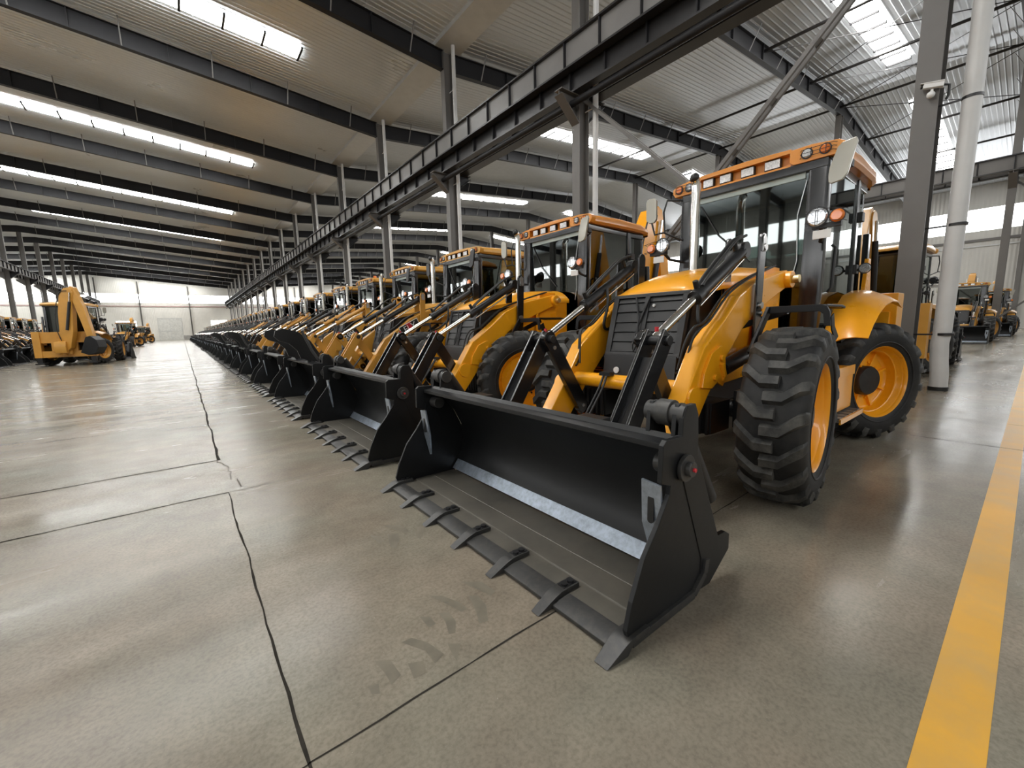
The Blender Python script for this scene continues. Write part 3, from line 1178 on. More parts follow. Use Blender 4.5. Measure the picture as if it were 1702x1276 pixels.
    fl.prism([(1.47, .036), (1.475, .047), (1.86, .043), (1.87, .03)], -W + .012, W - .012)
    mk(fl, 'bucket_floor', M['bucketfloor'], bkt, .003)
    mk(MB().prism([(1.845, .062), (1.915, .150), (1.925, .142), (1.856, .055)], -W + .03, W - .02), 'wear_strip', M['wear'], bkt)
    mk(MB().prism([(1.252, .008), (1.252, .026), (1.30, .040), (1.36, .045), (1.36, .008)], -W + .012, W - .012), 'cutting_edge', M['edge'], bkt, .003)
    mk(MB().tube([(1.64, -W + .05, .043), (1.64, W - .05, .043)], .006, 6), 'weld_seam', M['seam'], bkt)
    front = [(1.615, .70), (1.60, .60), (1.52, .485), (1.418, .365), (1.34, .205), (1.305, .09), (1.33, .02), (1.86, .008), (1.93, .085), (1.925, .16), (1.70, .66)]
    rearp = [(1.56, .855), (1.535, .835), (1.53, .67), (1.60, .645), (1.70, .655), (1.90, .19), (1.90, .02), (2.0, .012), (2.20, .13), (2.20, .215), (2.15, .245), (2.07, .25), (1.83, .74), (1.82, .93), (1.79, .985), (1.72, .985), (1.69, .93), (1.685, .85)]
    for s in (-1, 1):
        a, b = s * W, s * (W + .022)
        sp = MB().prism(front, min(a, b), max(a, b))
        sp = mk(sp, 'side_plate', K_, bkt, .003, flat=True)
        a2, b2 = s * (W + .006), s * (W + .030)
        # wear bar along the bottom edge
        wb = MB()
        P = [(1.33, s * (W + .028), .035), (1.83, s * (W + .028), .030), (1.93, s * (W + .028), .10), (1.945, s * (W + .028), .17)]
        for p, q in zip(P, P[1:]):
            wb.bar(p, q, .022, .04)
        mk(wb, 'wear_bar', M['edge'], sp, .003)
        ra, rb = s * (W - .028), s * (W - .004)
        rp = mk(MB().prism(rearp, min(ra, rb) + (s * .03), max(ra, rb) + (s * .03)), 'rear_side_plate', K_, bkt, .003, flat=True)
        pn = MB()
        pn.cyl((1.70, s * (W - .10), .705), (1.70, s * (W + .045), .705), .048, n=24)
        pn.cyl((1.70, s * (W + .03), .705), (1.70, s * (W + .05), .705), .062, n=24)
        pn.cyl((1.70, s * (W + .05), .705), (1.70, s * (W + .075), .705), .034, n=20)
        mk(pn, 'hinge_pin', M['edge'], bkt, .004)
        mk(MB().cyl((1.70, s * (W + .07), .705), (1.70, s * (W + .086), .705), .009, n=12), 'grease_cap', M['red'], bkt)
        # lug and sleeve on the top corner
        lg = MB()
        for yy in (s * (W - .02), s * (W - .15)):
            lg.prism([(1.68, .80), (1.69, .94), (1.715, .985), (1.765, .985), (1.79, .94), (1.85, .74)], yy - .011, yy + .011)
        mk(lg, 'lug_plate', K_, bkt, .003)
        lp = MB()
        lp.cyl((1.74, s * (W - .18), .935), (1.74, s * (W + .02), .935), .05, n=24)
        lp.cyl((1.74, s * (W - .12), .935), (1.74, s * (W - .05), .935), .062, n=24)
        mk(lp, 'cylinder_eye', M['edge'], bkt, .004)
        mk(MB().cyl((1.80, s * (W - .085), .93), (2.16, s * (W - .085), .40), .05, n=20), 'clam_cylinder', M['frame'], bkt)
        # slotted stiffener plate facing the mouth
        gs = MB()
        sq = [(.0, .645), (-.095, .655), (-.105, .44), (-.06, .25), (-.045, .25), (.0, .42)]
        gs.rows([[(1.560 + (.645 - z) * .12 + dx, s * (W + a), z) for a, z in sq] for dx in (0, .014)], True, True, True)
        gs = mk(gs, 'slotted_plate', M['wear'], bkt, .002)
        mk(MB().prismx([(s * (W - .05) + .016 * math.cos(t), .52 + .016 * math.sin(t) + (.05 if t < PI else -.05)) for t in [2 * PI * (k + .5) / 16 for k in range(16)]], 1.568, 1.5735), 'slot', M['hose'], gs)
        # mounting lugs behind
        ml = MB()
        for yy in (s * .50, s * .67):
            ml.prism([(2.01, .18), (2.045, .32), (2.03, .46), (1.985, .57), (2.03, .60), (2.25, .27), (2.25, .14), (2.12, .03)], yy - .014, yy + .014)
        mk(ml, 'mounting_lug', K_, bkt, .003)
        tr = MB()
        tr.box(1.72, 1.86, s * .57 - .09, s * .57 + .09, .80, .825)
        tr.bar((1.74, s * .95, .82), (1.88, s * .95, .76), .02, .04)
        mk(tr, 'top_rib', K_, bkt, .003)
    for i, y in enumerate((-1.165, -.77, -.385, 0, .385, .77, 1.165)):
        w = .042 if abs(y) > 1 else .033
        t = MB()
        prof = [(1.165, .004), (1.275, .054), (1.32, .066), (1.440, .064), (1.440, .044), (1.33, .040), (1.29, .0), (1.24, .0)]
        rows = []
        for (yy, k) in ((-w, 1), (w, 1)):
            rows.append([(x, y + yy * (1 if x > 1.25 else .8), z) for x, z in prof])
        t.rows(rows, True, True, True)
        t = mk(t, 'tooth', M['edge'], bkt, .003)
        bo = MB()
        bo.cyl((1.362, y, .062), (1.362, y, .078), .018, n=12)
        bo.box(1.34, 1.43, y - .022, y + .022, .062, .0675)
        bo.cyl((1.405, y, .062), (1.405, y, .078), .018, n=12)
        mk(bo, 'tooth_bolt', M['frame'], t)
    # ---- mudguards
    for s in (-1, 1):
        f = MB()
        path = [(3.60, 1.437), (3.98, 1.437), (4.06, 1.425)]
        op = [(x + .012, z + .018) for x, z in path]
        f.prism(path + op[::-1], s * .80, s * 1.18) if s > 0 else f.prism(path + op[::-1], -1.18, -.80)
        lipq = [(.80, 1.452), (1.15, 1.455), (1.185, 1.44), (1.205, 1.40), (1.215, 1.30), (1.175, 1.30), (1.165, 1.385), (1.14, 1.405), (.80, 1.400)]
        f.prismx([(s * a, b) for a, b in lipq], 3.585, 3.605)
        f.rows([[(x, s * 1.205, z), (x, s * 1.215, z), (x + .06, s * 1.215, z + .03), (x + .06, s * 1.205, z + .03)] for x, z in ((3.59, 1.36), (3.63, 1.27), (3.74, 1.19))], True, True, True)
        f.bar((3.60, s * .81, 1.44), (3.40, s * .765, 1.10), .025, .06)
        f.bar((3.95, s * .82, 1.42), (3.95, s * .45, 1.30), .05, .05, side=(0, 0, 1))
        mk(f, 'front_mudguard', M['guardblack'], root, .006)
        f = MB()
        inner = [(4.92, 1.06), (5.06, 1.26), (5.28, 1.44), (5.55, 1.59), (5.88, 1.65), (6.2, 1.63), (6.55, 1.54)]
        outer = [(4.86, 1.17), (5.02, 1.29), (5.22, 1.395), (5.46, 1.475), (5.76, 1.52), (6.02, 1.515), (6.28, 1.455)]
        rows = []
        for t in (0, .25, .5, .75, 1):
            rows.append([(a[0] * (1 - t) + b[0] * t, s * (.80 + .38 * t), a[1] * (1 - t) + b[1] * t + .05 * math.sin(PI * t)) for a, b in zip(inner, outer)])
        f.rows(rows)
        f = mk(f, 'rear_mudguard', Y_, root, thick=.012)
        tb = mk(MB().box(4.60, 5.22, min(s * .78, s * 1.02), max(s * .78, s * 1.02), .47, .88), 'tool_box', Y_, root, .012)
        mk(MB().prism([(4.59, .80), (4.59, .895), (5.23, .895), (5.23, .80)], min(s * 1.02, s * 1.03), max(s * 1.02, s * 1.03)), 'box_lid', Y_, tb, .004)
        stp = MB().box(4.55, 5.30, min(s * .82, s * 1.10), max(s * .82, s * 1.10), .415, .44)
        for i in range(5):
            stp.box(4.58 + .14 * i, 4.68 + .14 * i, min(s * 1.0, s * 1.09), max(s * 1.0, s * 1.09), .44, .452)
        mk(stp, 'step', M['steelcol'], root)
        mk(MB().box(4.55, 5.30, min(s * 1.09, s * 1.105), max(s * 1.09, s * 1.105), .40, .445), 'step_edge', Y_, root)
    # ---- cab
    cf = MB()
    for s in (-1, 1):
        cf.bar((6.10, s * .735, 1.05), (6.06, s * .735, 2.86), .05, .09)
        cf.bar((6.55, s * .66, 1.5), (6.48, s * .66, 2.86), .09, .07)
        cf.bar((5.03, s * .735, 2.84), (6.5, s * .70, 2.84), .06, .09)
        cf.bar((4.98, s * .72, 1.05), (6.10, s * .72, 1.05), .05, .14)
        cf.bar((6.1, s * .72, 1.10), (6.55, s * .67, 1.55), .05, .08)
    cf.box(5.0, 5.09, -.74, .74, 2.80, 2.89)
    cf.box(6.45, 6.53, -.70, .70, 2.80, 2.89)
    cf.box(4.97, 6.5, -.70, .70, .94, 1.04)
    cf.box(6.48, 6.55, -.66, .66, 1.0, 1.62)
    cb = mk(cf, 'cab_frame', B_, root, .012)
    for s in (-1, 1):
        mk(MB().bar((5.00, s * .665, 1.0), (5.06, s * .665, 2.88), .19, .11), 'front_pillar', B_, cb, .038)
    mk(MB().box(5.045, 5.052, -.575, .575, 1.06, 2.80), 'windscreen', M['screen'], cb)
    mk(MB().box(5.033, 5.042, -.545, .545, 2.745, 2.80), 'sun_strip', M['sun'], cb)
    mk(MB().tube([(5.035, .52, 2.72), (5.03, .30, 2.35), (5.03, -.05, 2.0)], .007, 6), 'wiper', M['plastic'], cb)
    wp = MB()
    wp.tube([(5.032, -.56, 2.72), (5.028, -.50, 2.4), (5.026, -.52, 1.95), (5.028, -.48, 1.75)], .006, 6)
    mk(wp, 'washer_line', M['steel'], cb)
    for s in (-1, 1):
        mk(MB().prism([(5.06, 1.12), (5.10, 2.80), (6.02, 2.80), (6.06, 1.12)], s * .735 - .003, s * .735 + .003), 'door_glass', M['glass'], cb)
        mk(MB().prism([(6.14, 1.2), (6.11, 2.80), (6.46, 2.80), (6.52, 1.58)], s * .70 - .003, s * .70 + .003), 'quarter_glass', M['glassdark'], cb)
        hg = MB().box(6.06, 6.16, min(s * .75, s * .80), max(s * .75, s * .80), 2.42, 2.52)
        hg.box(6.05, 6.13, min(s * .75, s * .79), max(s * .75, s * .79), 1.85, 1.95)
        mk(hg, 'hinge', M['plastic'], cb, .006)
        dh = MB().tube([(5.16, s * .765, 1.62), (5.15, s * .80, 1.66), (5.18, s * .80, 2.05), (5.2, s * .765, 2.08)], .014)
        mk(dh, 'door_handle', M['plastic'], cb)
    mk(MB().box(6.50, 6.506, -.60, .60, 1.62, 2.80), 'rear_glass', M['glassdark'], cb)
    # roof with lamp bar
    rf = MB()
    rs = []
    for x, w, zt, cr in ((5.06, .80, 3.00, .035), (5.12, .83, 3.02, .04), (5.7, .845, 3.035, .05), (6.3, .835, 3.02, .045), (6.55, .79, 2.985, .03), (6.64, .72, 2.94, .015)):
        lo = [(x, -w + .03, 2.88), (x, -w, 2.91), (x, -w, zt - .06), (x, -w + .02, zt - .02), (x, -w + .09, zt)]
        mid = [(x, w * u, zt + cr * (1 - u * u)) for u in (-.7, -.4, 0, .4, .7)]
        hi = [(p[0], -p[1], p[2]) for p in lo[::-1]]
        rs.append(lo + mid + hi)
    rf.rows(rs, True, True, True)
    podn = [(-.86, 2.93), (-.83, 2.885), (-.45, 2.885), (-.41, 2.915), (-.41, 3.03), (-.60, 3.035), (-.81, 3.01), (-.86, 2.98)]
    podf = [(-y, z) for y, z in podn][::-1]
    podf = [(.86, 2.93), (.83, 2.885), (.60, 2.885), (.56, 2.915), (.56, 3.035), (.65, 3.035), (.81, 3.01), (.86, 2.98)]
    rf.prismx(podn, 4.985, 5.08)
    rf.prismx(podf, 4.985, 5.08)
    rf.prismx([(-.42, 3.005), (-.42, 3.045), (0, 3.06), (.57, 3.045), (.57, 3.005)], 4.985, 5.10)
    rf.prismx([(-.42, 2.88), (-.42, 2.90), (.57, 2.90), (.57, 2.88)], 5.0, 5.09)
    roof = mk(rf, 'roof', M['orange'], root, .01)
    for y, w in ((.43, .055), (.235, .058), (.0, .062), (-.245, .07)):
        mk(MB().box(5.012, 5.06, y - w - .008, y + w + .008, 2.905, 3.0), 'lamp_housing', M['hose'], roof, .008)
        mk(MB().box(5.004, 5.014, y - w, y + w, 2.912, 2.993), 'work_lamp', M['lensbright'], roof, .006)
    for y, m, nm in ((-.56, 'lensbright', 'marker_lamp'), (-.71, 'amber', 'indicator_lamp'), (.65, 'lens', 'marker_lamp'), (.775, 'amber', 'indicator_lamp')):
        lmp = mk(MB().cyl((4.99, y, 2.958), (4.968, y, 2.958), .044, .036, n=24), nm, M[m], roof, .004)
        mk(MB().cyl((4.99, y, 2.958), (4.978, y, 2.958), .050, n=24), 'bezel', M['hose'], lmp)
    gd = MB()
    for y0, y1 in ((-.80, -.50), (.59, .83)):
        for z in (2.925, 2.958, 2.991):
            gd.tube([(4.99, y0, z), (4.955, y0 + .02, z), (4.955, y1 - .02, z), (4.99, y1, z)], .003, 5)
        for y in (y0 + .08, y1 - .1):
            gd.tube([(4.955, y, 2.91), (4.955, y, 3.0)], .003, 5)
    mk(gd, 'lamp_guard', M['hose'], roof)
    # mirrors, head lamps
    for s in (-1, 1):
        am = MB()
        if s < 0:
            am.tube([(5.03, -.76, 2.72), (4.92, -.90, 2.72), (4.80, -.90, 2.72)], .02)
            am.box(4.79, 4.86, -.97, -.90, 2.69, 2.75)
        else:
            am.tube([(5.02, .74, 2.84), (4.86, .86, 2.84), (4.82, .88, 2.70), (4.82, .86, 2.45), (4.98, .72, 2.36)], .012)
            am.tube([(4.82, .86, 2.46), (4.76, .96, 2.44), (4.74, .99, 2.58)], .012)
        am = mk(am, 'mirror_arm', M['plastic'], root)
        if s < 0:
            out = [(-.815, 2.63), (-.82, 2.70), (-.87, 2.86), (-.90, 2.89), (-1.0, 2.905), (-1.012, 2.87), (-.955, 2.62), (-.92, 2.575), (-.84, 2.56), (-.82, 2.575)]
        else:
            out = [(.93, 2.62), (.935, 2.84), (.96, 2.875), (1.05, 2.88), (1.075, 2.85), (1.07, 2.63), (1.03, 2.585), (.96, 2.585)]
        mk(MB().prismx(out, 4.735, 4.768), 'mirror', M['mirror'], am, .007)
        lb = MB()
        lb.tube([(5.0, s * .72, 2.10), (4.82, s * .78, 2.12), (4.70, s * .80, 2.20)], .018)
        lb.cyl((4.645, s * .78, 2.27), (4.72, s * .78, 2.27), .092, .06, n=24)
        lb.cyl((4.645, s * .93, 2.255), (4.70, s * .93, 2.255), .062, .05, n=20)
        lb.box(4.66, 4.70, min(s * .74, s * .96), max(s * .74, s * .96), 2.17, 2.21)
        lb = mk(lb, 'lamp_bracket', M['plastic'], root)
        mk(MB().cyl((4.646, s * .78, 2.27), (4.628, s * .78, 2.27), .082, .070, n=28), 'head_lamp', M['lens'], lb, .004)
        mk(MB().cyl((4.646, s * .93, 2.255), (4.62, s * .93, 2.255), .056, .042, n=24), 'turn_signal', M['amber'], lb, .004)
        mk(MB().box(4.64, 4.652, min(s * .755, s * .895), max(s * .755, s * .895), 2.075, 2.15), 'white_plate', M['white'], lb, .004)
        gd = MB()
        for z in (2.22, 2.32):
            gd.tube([(4.66, s * .69, z), (4.60, s * .70, z), (4.59, s * .86, z), (4.59, s * .99, z - .02), (4.66, s * 1.0, z - .02)], .003, 5)
        gd.tube([(4.66, s * .78, 2.36), (4.60, s * .78, 2.35), (4.60, s * .78, 2.19)], .003, 5)
        mk(gd, 'lamp_guard', M['hose'], lb)
        rl = MB().tube([(6.10, s * .74, 1.88), (6.08, s * .84, 1.9)], .014)
        rl.cyl((6.06, s * .86, 1.9), (6.12, s * .86, 1.9), .06, .045, n=20)
        rl = mk(rl, 'side_lamp', M['plastic'], root)
        mk(MB().cyl((6.062, s * .86, 1.9), (6.048, s * .86, 1.9), .054, .045, n=20), 'lamp_lens', M['lens'], rl)
    # cab interior
    sx = MB().box(5.62, 6.10, -.25, .25, 1.36, 1.50)
    sx.prism([(6.02, 1.48), (6.14, 2.15), (6.24, 2.15), (6.16, 1.46)], -.24, .24)
    sx.prism([(6.12, 2.18), (6.16, 2.38), (6.25, 2.38), (6.22, 2.18)], -.14, .14)
    sx.box(5.72, 6.0, -.18, .18, 1.04, 1.38)
    sx.box(5.66, 6.05, -.33, -.27, 1.58, 1.65).box(5.66, 6.05, .27, .33, 1.58, 1.65)
    mk(sx, 'seat', M['seat'], root, .03)
    rc = MB().prism([(6.26, 1.04), (6.28, 1.62), (6.46, 1.66), (6.46, 1.04)], -.42, .42)
    for y in (-.22, -.08, .08, .22):
        rc.tube([(6.36, y, 1.64), (6.33, y, 1.92)], .012, 8)
        rc.ball((6.33, y, 1.94), .025, 10, 6)
    mk(rc, 'rear_console', M['plastic'], root, .008)
    ds = MB().prism([(5.13, 1.04), (5.13, 1.80), (5.22, 1.90), (5.36, 1.86), (5.30, 1.04)], -.30, .26)
    ds = mk(ds, 'dashboard', M['plastic'], root, .015)
    sw = MB().lathe([(.17 + .014 * math.cos(a), .014 * math.sin(a)) for a in [2 * PI * i / 8 for i in range(8)]], 28, close=True)
    sw.cyl((0, 0, 0), (0, -.14, 0), .025).bar((-.16, 0, 0), (.16, 0, 0), .02, .015).cyl((0, -.01, 0), (0, .02, 0), .05)
    sw.xform(Matrix.Translation((5.46, 0, 1.98)) @ Matrix.Rotation(math.radians(28), 4, 'Y') @ Matrix.Rotation(PI / 2, 4, 'X'))
    mk(sw, 'steering_wheel', M['hose'], root)
    # ---- rear frame, stabilisers, boom
    rf = MB().box(6.72, 7.02, -1.02, 1.02, .42, .72)
    rf.box(6.76, 6.98, -.95, .95, 1.10, 1.62)
    for s in (-1, 1):
        rf.box(6.74, 7.06, min(s * .80, s * 1.06), max(s * .80, s * 1.06), .42, 1.64)
        rf.box(6.70, 6.76, min(s * .70, s * 1.0), max(s * .70, s * 1.0), 1.0, 1.42)
    rf.box(6.9, 7.06, -.45, .45, .70, 1.15)
    rfo = mk(rf, 'rear_frame', Y_, root, .012)
    for s in (-1, 1):
        for k in range(3):
            mk(MB().cyl((6.70, s * (.76 + .09 * k), 1.16 + .05 * (k % 2)), (6.66, s * (.76 + .09 * k), 1.16 + .05 * (k % 2)), .03, n=14), 'hose_fitting', M['frame'], rfo)
    for s in (-1, 1):
        sb = MB().box(6.80, 7.0, min(s * .84, s * 1.02), max(s * .84, s * 1.02), .16, .5)
        sb.box(6.72, 7.08, min(s * .76, s * 1.08), max(s * .76, s * 1.08), .10, .17)
        mk(sb, 'stabiliser', M['frame'], root, .01)
        post = MB().bar((6.66, s * .74, 1.4), (6.60, s * .74, 2.35), .06, .09)
        mk(post, 'rear_post', B_, root, .01)
        pz = MB().prism([(6.42, 1.55), (6.50, 2.05), (6.60, 2.05), (6.74, 1.5)], s * .78 - .02, s * .78 + .02)
        mk(pz, 'rear_bracket', Y_, root, .006)
    kp = MB().box(7.02, 7.22, -.28, .28, .55, 1.25)
    kp.cyl((7.22, 0, .5), (7.22, 0, 1.3), .12)
    kp.prism([(7.16, .62), (7.16, 1.2), (7.52, 1.15), (7.60, .9), (7.52, .62)], -.20, .20)
    mk(kp, 'swing_post', Y_, root, .012)
    bm_ = [(7.28, .82), (7.44, .70), (7.60, .86), (7.78, 1.60), (7.86, 2.40), (7.92, 3.10), (8.02, 3.42), (7.98, 3.58), (7.84, 3.66), (7.66, 3.62), (7.46, 3.28), (7.32, 2.50), (7.26, 1.60)]
    bmo = mk(MB().prism(bm_, -.14, .14), 'boom', Y_, root, .012, flat=True)
    for yy in (-.19, .19):
        mk(MB().cyl((7.60, yy, 1.7), (7.86, yy, 3.0), .055, n=18), 'boom_cylinder', M['frame'], bmo)
        mk(MB().cyl((7.86, yy, 3.0), (7.92, yy, 3.42), .03, n=14), 'boom_rod', M['chrome'], bmo)
    mk(MB().curve([(7.3, -.16, 1.2), (7.2, -.18, 1.8), (7.26, -.16, 2.6), (7.5, -.16, 3.4), (7.8, -.16, 3.5)], .016), 'boom_hose', M['hose'], bmo)
    dpp = [(7.80, 3.60), (7.92, 3.72), (8.06, 3.66), (8.32, 2.70), (8.52, 1.36), (8.44, 1.24), (8.28, 1.28), (8.02, 2.6)]
    dpo = mk(MB().prism(dpp, -.11, .11), 'dipper', Y_, root, .012)
    bb = MB()
    bp = [(8.30, 1.34), (8.50, 1.40), (8.72, 1.20), (8.78, .86), (8.62, .58), (8.34, .50), (8.05, .62), (8.08, .68), (8.34, .62), (8.54, .70), (8.64, .9), (8.56, 1.14), (8.40, 1.20)]
    bb.prism(bp, -.30, .30)
    for s in (-1, 1):
        bb.prism([(8.30, 1.30), (8.50, 1.38), (8.70, 1.18), (8.76, .86), (8.60, .58), (8.34, .52), (8.06, .64)], s * .30 - .012, s * .30 + .012)
    bb = mk(bb, 'digging_bucket', K_, dpo, .006)
    return root


def joined(root, name, swap=None):
    big = bmesh.new()
    mats = []

    def walk(o):
        if o.type == 'MESH':
            n0 = len(big.faces)
            big.from_mesh(o.data)
            big.faces.ensure_lookup_table()
            idx = []
            for m in o.data.materials:
                mm = swap.get(m.name, m) if swap else m
                if mm not in mats:
                    mats.append(mm)
                idx.append(mats.index(mm))
            for f in big.faces[n0:]:
                f.material_index = idx[min(f.material_index, len(idx) - 1)]
        for c in o.children:
            walk(c)
    walk(root)
    me = bpy.data.meshes.new(name)
    big.to_mesh(me)
    big.free()
    weighted_normals(me)
    for m in mats:
        me.materials.append(m)
    return me


def arm_plate(root, txt, x, z, ang, s=-1, w=.34, h=.15, red=None):
    """lettered plate on the outer face of a loader arm"""
    yo = s * .654
    par = [c for c in root.children if c.name.startswith('loader_arm')][0 if s < 0 else 1]
    R = Matrix.Translation((x - X0, yo, z)) @ Matrix.Rotation(-ang, 4, 'Y') @ Matrix.Rotation(PI / 2, 4, 'X')
    if red:
        MB().box(-w / 2 - .012, w / 2 + .012, -h / 2 - .012, h / 2 + .012, 0, .003).xform(R).build('decal_border', M['white'], par)
    p = MB().box(-w / 2, w / 2, -h / 2, h / 2, .001, .005).xform(R).build('decal_plate', M['hose'], par)
    if red:
        MB().box(-.055, .05, -h / 2, h / 2, .004, .007).xform(R).build('decal_patch', M['red'], par)
    text_mesh(txt, h * .95, M['white'], 'lettering', par, R @ Matrix.Translation((0, 0, .008)), .001)


# ---- first machine and its copies along the row
PITCH = 3.05
proto = backhoe()
proto.location = (X0, 2.12, 0)
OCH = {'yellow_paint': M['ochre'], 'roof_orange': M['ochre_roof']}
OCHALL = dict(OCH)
GRP = 'backhoe loaders parked in the long row'
tag(proto, 'largest, closest orange-yellow backhoe loader, its wide toothed bucket on the bare floor in front', 'backhoe loader', GRP)
m2 = copy_tree(proto)
m2.location = (X0, 5.16, 0)
for ch in m2.children:
    if ch.name.startswith('front_wheel'):            # its front wheels are steered towards the camera
        ys = sum(v.co.y for v in ch.data.vertices) / len(ch.data.vertices)
        cc = Vector((3.49 - X0, ys, 0))
        ch.matrix_local = Matrix.Translation(cc) @ Matrix.Rotation(math.radians(-34), 4, 'Z') @ Matrix.Translation(-cc)
tag(m2, 'orange-yellow backhoe loader standing next behind the closest one, raised yellow boom at its back', 'backhoe loader', GRP)


def recolour(root, names, m, frm):
    for c in root.children:
        if c.name.split('.')[0] in names:
            for sl in c.material_slots:
                if sl.material and sl.material.name == frm:
                    sl.link = 'OBJECT'
                    sl.material = m


def recolour2(root):
    for am in root.children:
        if am.name.startswith('mirror_arm'):
            for c in am.children:
                for sl in c.material_slots:
                    sl.link = 'OBJECT'
                    sl.material = M['mirrorblack']


LBL = {
    2: 'ochre loader third in the long row, yellow levers, black grapple clamps on its bucket',
    3: 'ochre loader fourth in the long row, yellow tilt cylinders, 388 on its arm',
    4: 'ochre backhoe loader, fifth of the long row, an amber beacon on its roof',
    5: 'ochre backhoe loader, sixth of the long row, with yellow tilt cylinders',
}
NFULL = 10
rowm = [proto, m2]
for k in range(2, NFULL):
    r = copy_tree(proto, None, OCH)
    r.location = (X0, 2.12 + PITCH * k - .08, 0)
    rowm.append(r)
    if k in (2, 3, 5):
        recolour(r, ('rocker_lever', 'tilt_link', 'upright_link'), M['ochre'], 'gloss_black_paint')
    if k in (3, 5, 8):
        recolour(r, ('tilt_cylinder',), M['ochre'], 'chassis_black')
    recolour2(r)
    if k in LBL:
        lb = LBL[k]
    else:
        lb = 'ochre backhoe loader with black levers, %s of the long row counted from the camera' % ORD[k]
    tag(r, lb, 'backhoe loader', GRP)
arm_plate(rowm[2], 'ELX', 3.44, 1.385, math.radians(26), w=.40, h=.17, red=True)
arm_plate(rowm[3], '388', 3.24, 1.235, math.radians(38), w=.46, h=.21)
# small white mark on the third machine's grille and an amber beacon
text_mesh('LX', .10, M['white'], 'lettering', rowm[2], Matrix.Translation((3.14 - X0, .12, 1.38)) @ Matrix.Rotation(-PI / 2, 4, 'Z') @ Matrix.Rotation(PI / 2, 4, 'X'), .001)
bc = MB().cyl((5.5, .35, 3.07), (5.5, .35, 3.11), .07, n=20).cyl((5.5, .35, 3.11), (5.5, .35, 3.22), .06, .05, n=20)
bc.build('beacon', M['amber'], rowm[4], off=(-X0, 0, 0))
# grapple clamps on the third machine's bucket
clamp = [(1.86, .76), (1.84, 1.0), (1.66, 1.26), (1.40, 1.45), (1.10, 1.51), (.94, 1.47), (.91, 1.36), (1.0, 1.28), (1.2, 1.22), (1.36, 1.08), (1.42, .92), (1.56, .88), (1.66, .74), (1.76, .70)]
clamp = [(1.82 + (x - 1.82) * .72, .78 + (z - .78) * .86) for x, z in clamp]
for r, ys in ((rowm[2], (-.42, .62)), (rowm[5], (-.42, .62)), (rowm[8], (-.42, .62))):
    bkt = [c for c in r.children if c.name.startswith('bucket')][0]
    for y in ys:
        MB().prism(clamp, y - .02, y + .02).build('grapple_clamp', M['bucket'], bkt, .004, off=(-X0, 0, 0))
    MB().cyl((1.76, -.75, .80), (1.76, .85, .80), .035, n=16).build('grapple_shaft', M['steel'], bkt, off=(-X0, 0, 0))
    MB().tube([(1.85, -1.0, .60), (1.62, -.92, 1.02), (1.50, -.86, 1.35), (1.60, -.5, 1.40), (1.78, -.1, 1.36)], .022).build('grapple_bar', M['frame'], bkt, off=(-X0, 0, 0))

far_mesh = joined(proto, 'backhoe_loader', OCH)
for k in range(NFULL, 44):
    o = bpy.data.objects.new('backhoe_loader', far_mesh)
    COL.objects.link(o)
    o.location = (X0 + random.uniform(-.08, .08), 2.12 + PITCH * k - .1, 0)
    tag(o, 'small distant ochre backhoe loader deep in the long row towards the end wall', 'backhoe loader', GRP)

# ---- facing row across the aisle
G2 = 'backhoe loaders facing the aisle from the far side'
for k in range(11):
    loc = (-6.6 - (X0 - 1.165), 26.5 + PITCH * k, 0)
    if k < 2:
        o = copy_tree(proto, None, OCH)
        o.rotation_euler = (0, 0, PI)
        o.location = loc
        tag(o, ('ochre backhoe loader cut by the frame edge, first of the row across the aisle' if k == 0 else 'ochre backhoe loader, second of the row across the aisle, beside the frame-edge one'), 'backhoe loader', G2)
    else:
        o = bpy.data.objects.new('backhoe_loader', far_mesh)
        COL.objects.link(o)
        o.rotation_euler = (0, 0, PI)
        o.location = loc
        tag(o, 'dim ochre backhoe loader in the row across the aisle, half hidden by its neighbours', 'backhoe loader', G2)

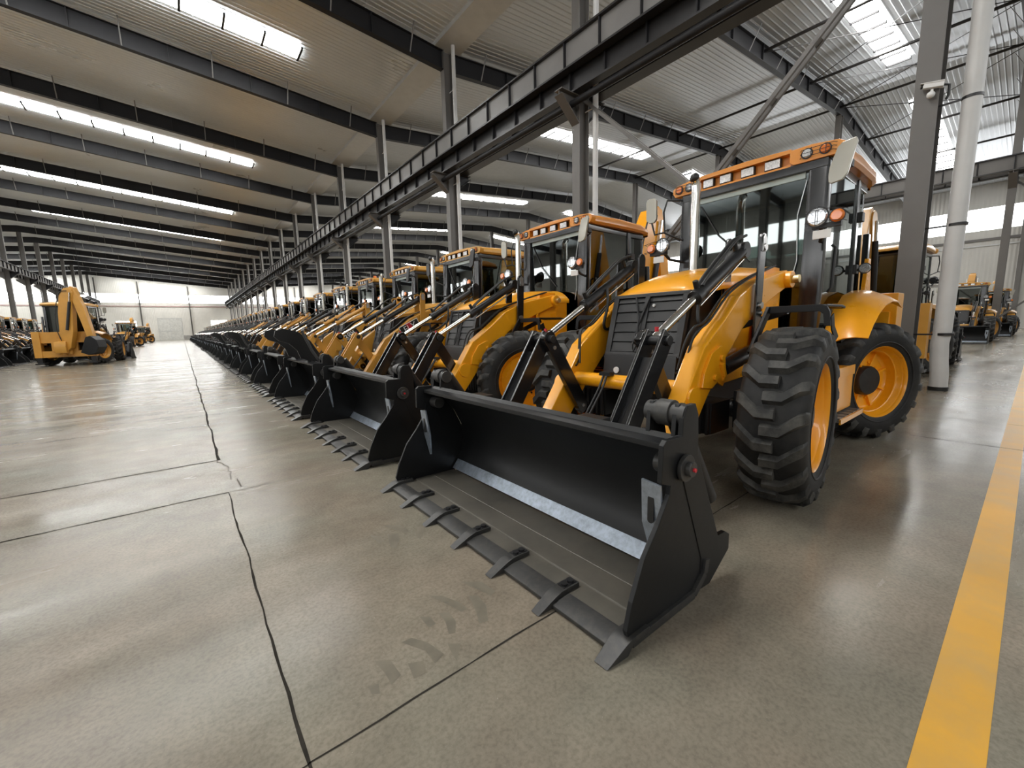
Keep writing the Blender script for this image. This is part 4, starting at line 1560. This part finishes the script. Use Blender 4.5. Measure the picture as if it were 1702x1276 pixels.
# ---- machines standing in the aisle
a = copy_tree(proto, None, OCH)
a.location = (-4.1, 31.0, 0)
a.rotation_euler = (0, 0, math.radians(-99))
KX = 7.22 - X0
for ch in a.children:
    if ch.name.split('.')[0] in ('boom', 'dipper'):
        ch.matrix_local = Matrix.Translation((KX, 0, 0)) @ Matrix.Rotation(math.radians(75), 4, 'Z') @ Matrix.Translation((-KX, 0, 0))
tag(a, 'ochre backhoe loader standing alone in the aisle, seen from behind with its boom folded up', 'backhoe loader')
b = copy_tree(proto, None, OCH)
b.location = (-5.6, 70.5, 0)
b.rotation_euler = (0, 0, math.radians(78))
tag(b, 'backhoe loader far down the aisle, turned to face the camera', 'backhoe loader')
c = copy_tree(proto, None, OCH)
c.location = (-6.0, 103, 0)
c.rotation_euler = (0, 0, math.radians(70))
tag(c, 'farthest backhoe loader standing in the aisle, just behind the one facing the camera', 'backhoe loader')

# ---- rows in the next hall
G3 = 'backhoe loaders in the next hall'
o = copy_tree(proto, None, OCH)
o.location = (15.1, 2.55, 0)
o.rotation_euler = (0, 0, PI)
tag(o, 'ochre backhoe loader back to back with the closest one, just behind the close column', 'backhoe loader', G3)
o = copy_tree(proto, None, OCH)
o.location = (32.6, 2.55, 0)
tag(o, 'ochre backhoe loader beyond the downpipe in the next hall, bucket facing the camera', 'backhoe loader', G3)
o = copy_tree(proto, None, OCH)
o.location = (42.4, 2.1, 0)
tag(o, 'ochre backhoe loader behind the downpipe one, cut off at the frame edge', 'backhoe loader', G3)
for k in range(1, 9):
    o = bpy.data.objects.new('backhoe_loader', far_mesh)
    COL.objects.link(o)
    o.location = (15.1, 2.55 + PITCH * k, 0)
    o.rotation_euler = (0, 0, PI)
    tag(o, 'ochre backhoe loader glimpsed between the machines, back to back with the long row', 'backhoe loader', G3)
for k in range(1, 5):
    o = bpy.data.objects.new('backhoe_loader', far_mesh)
    COL.objects.link(o)
    o.location = (32.6, 2.55 + PITCH * k, 0)
    tag(o, 'ochre backhoe loader in the far row of the next hall, mostly hidden', 'backhoe loader', G3)
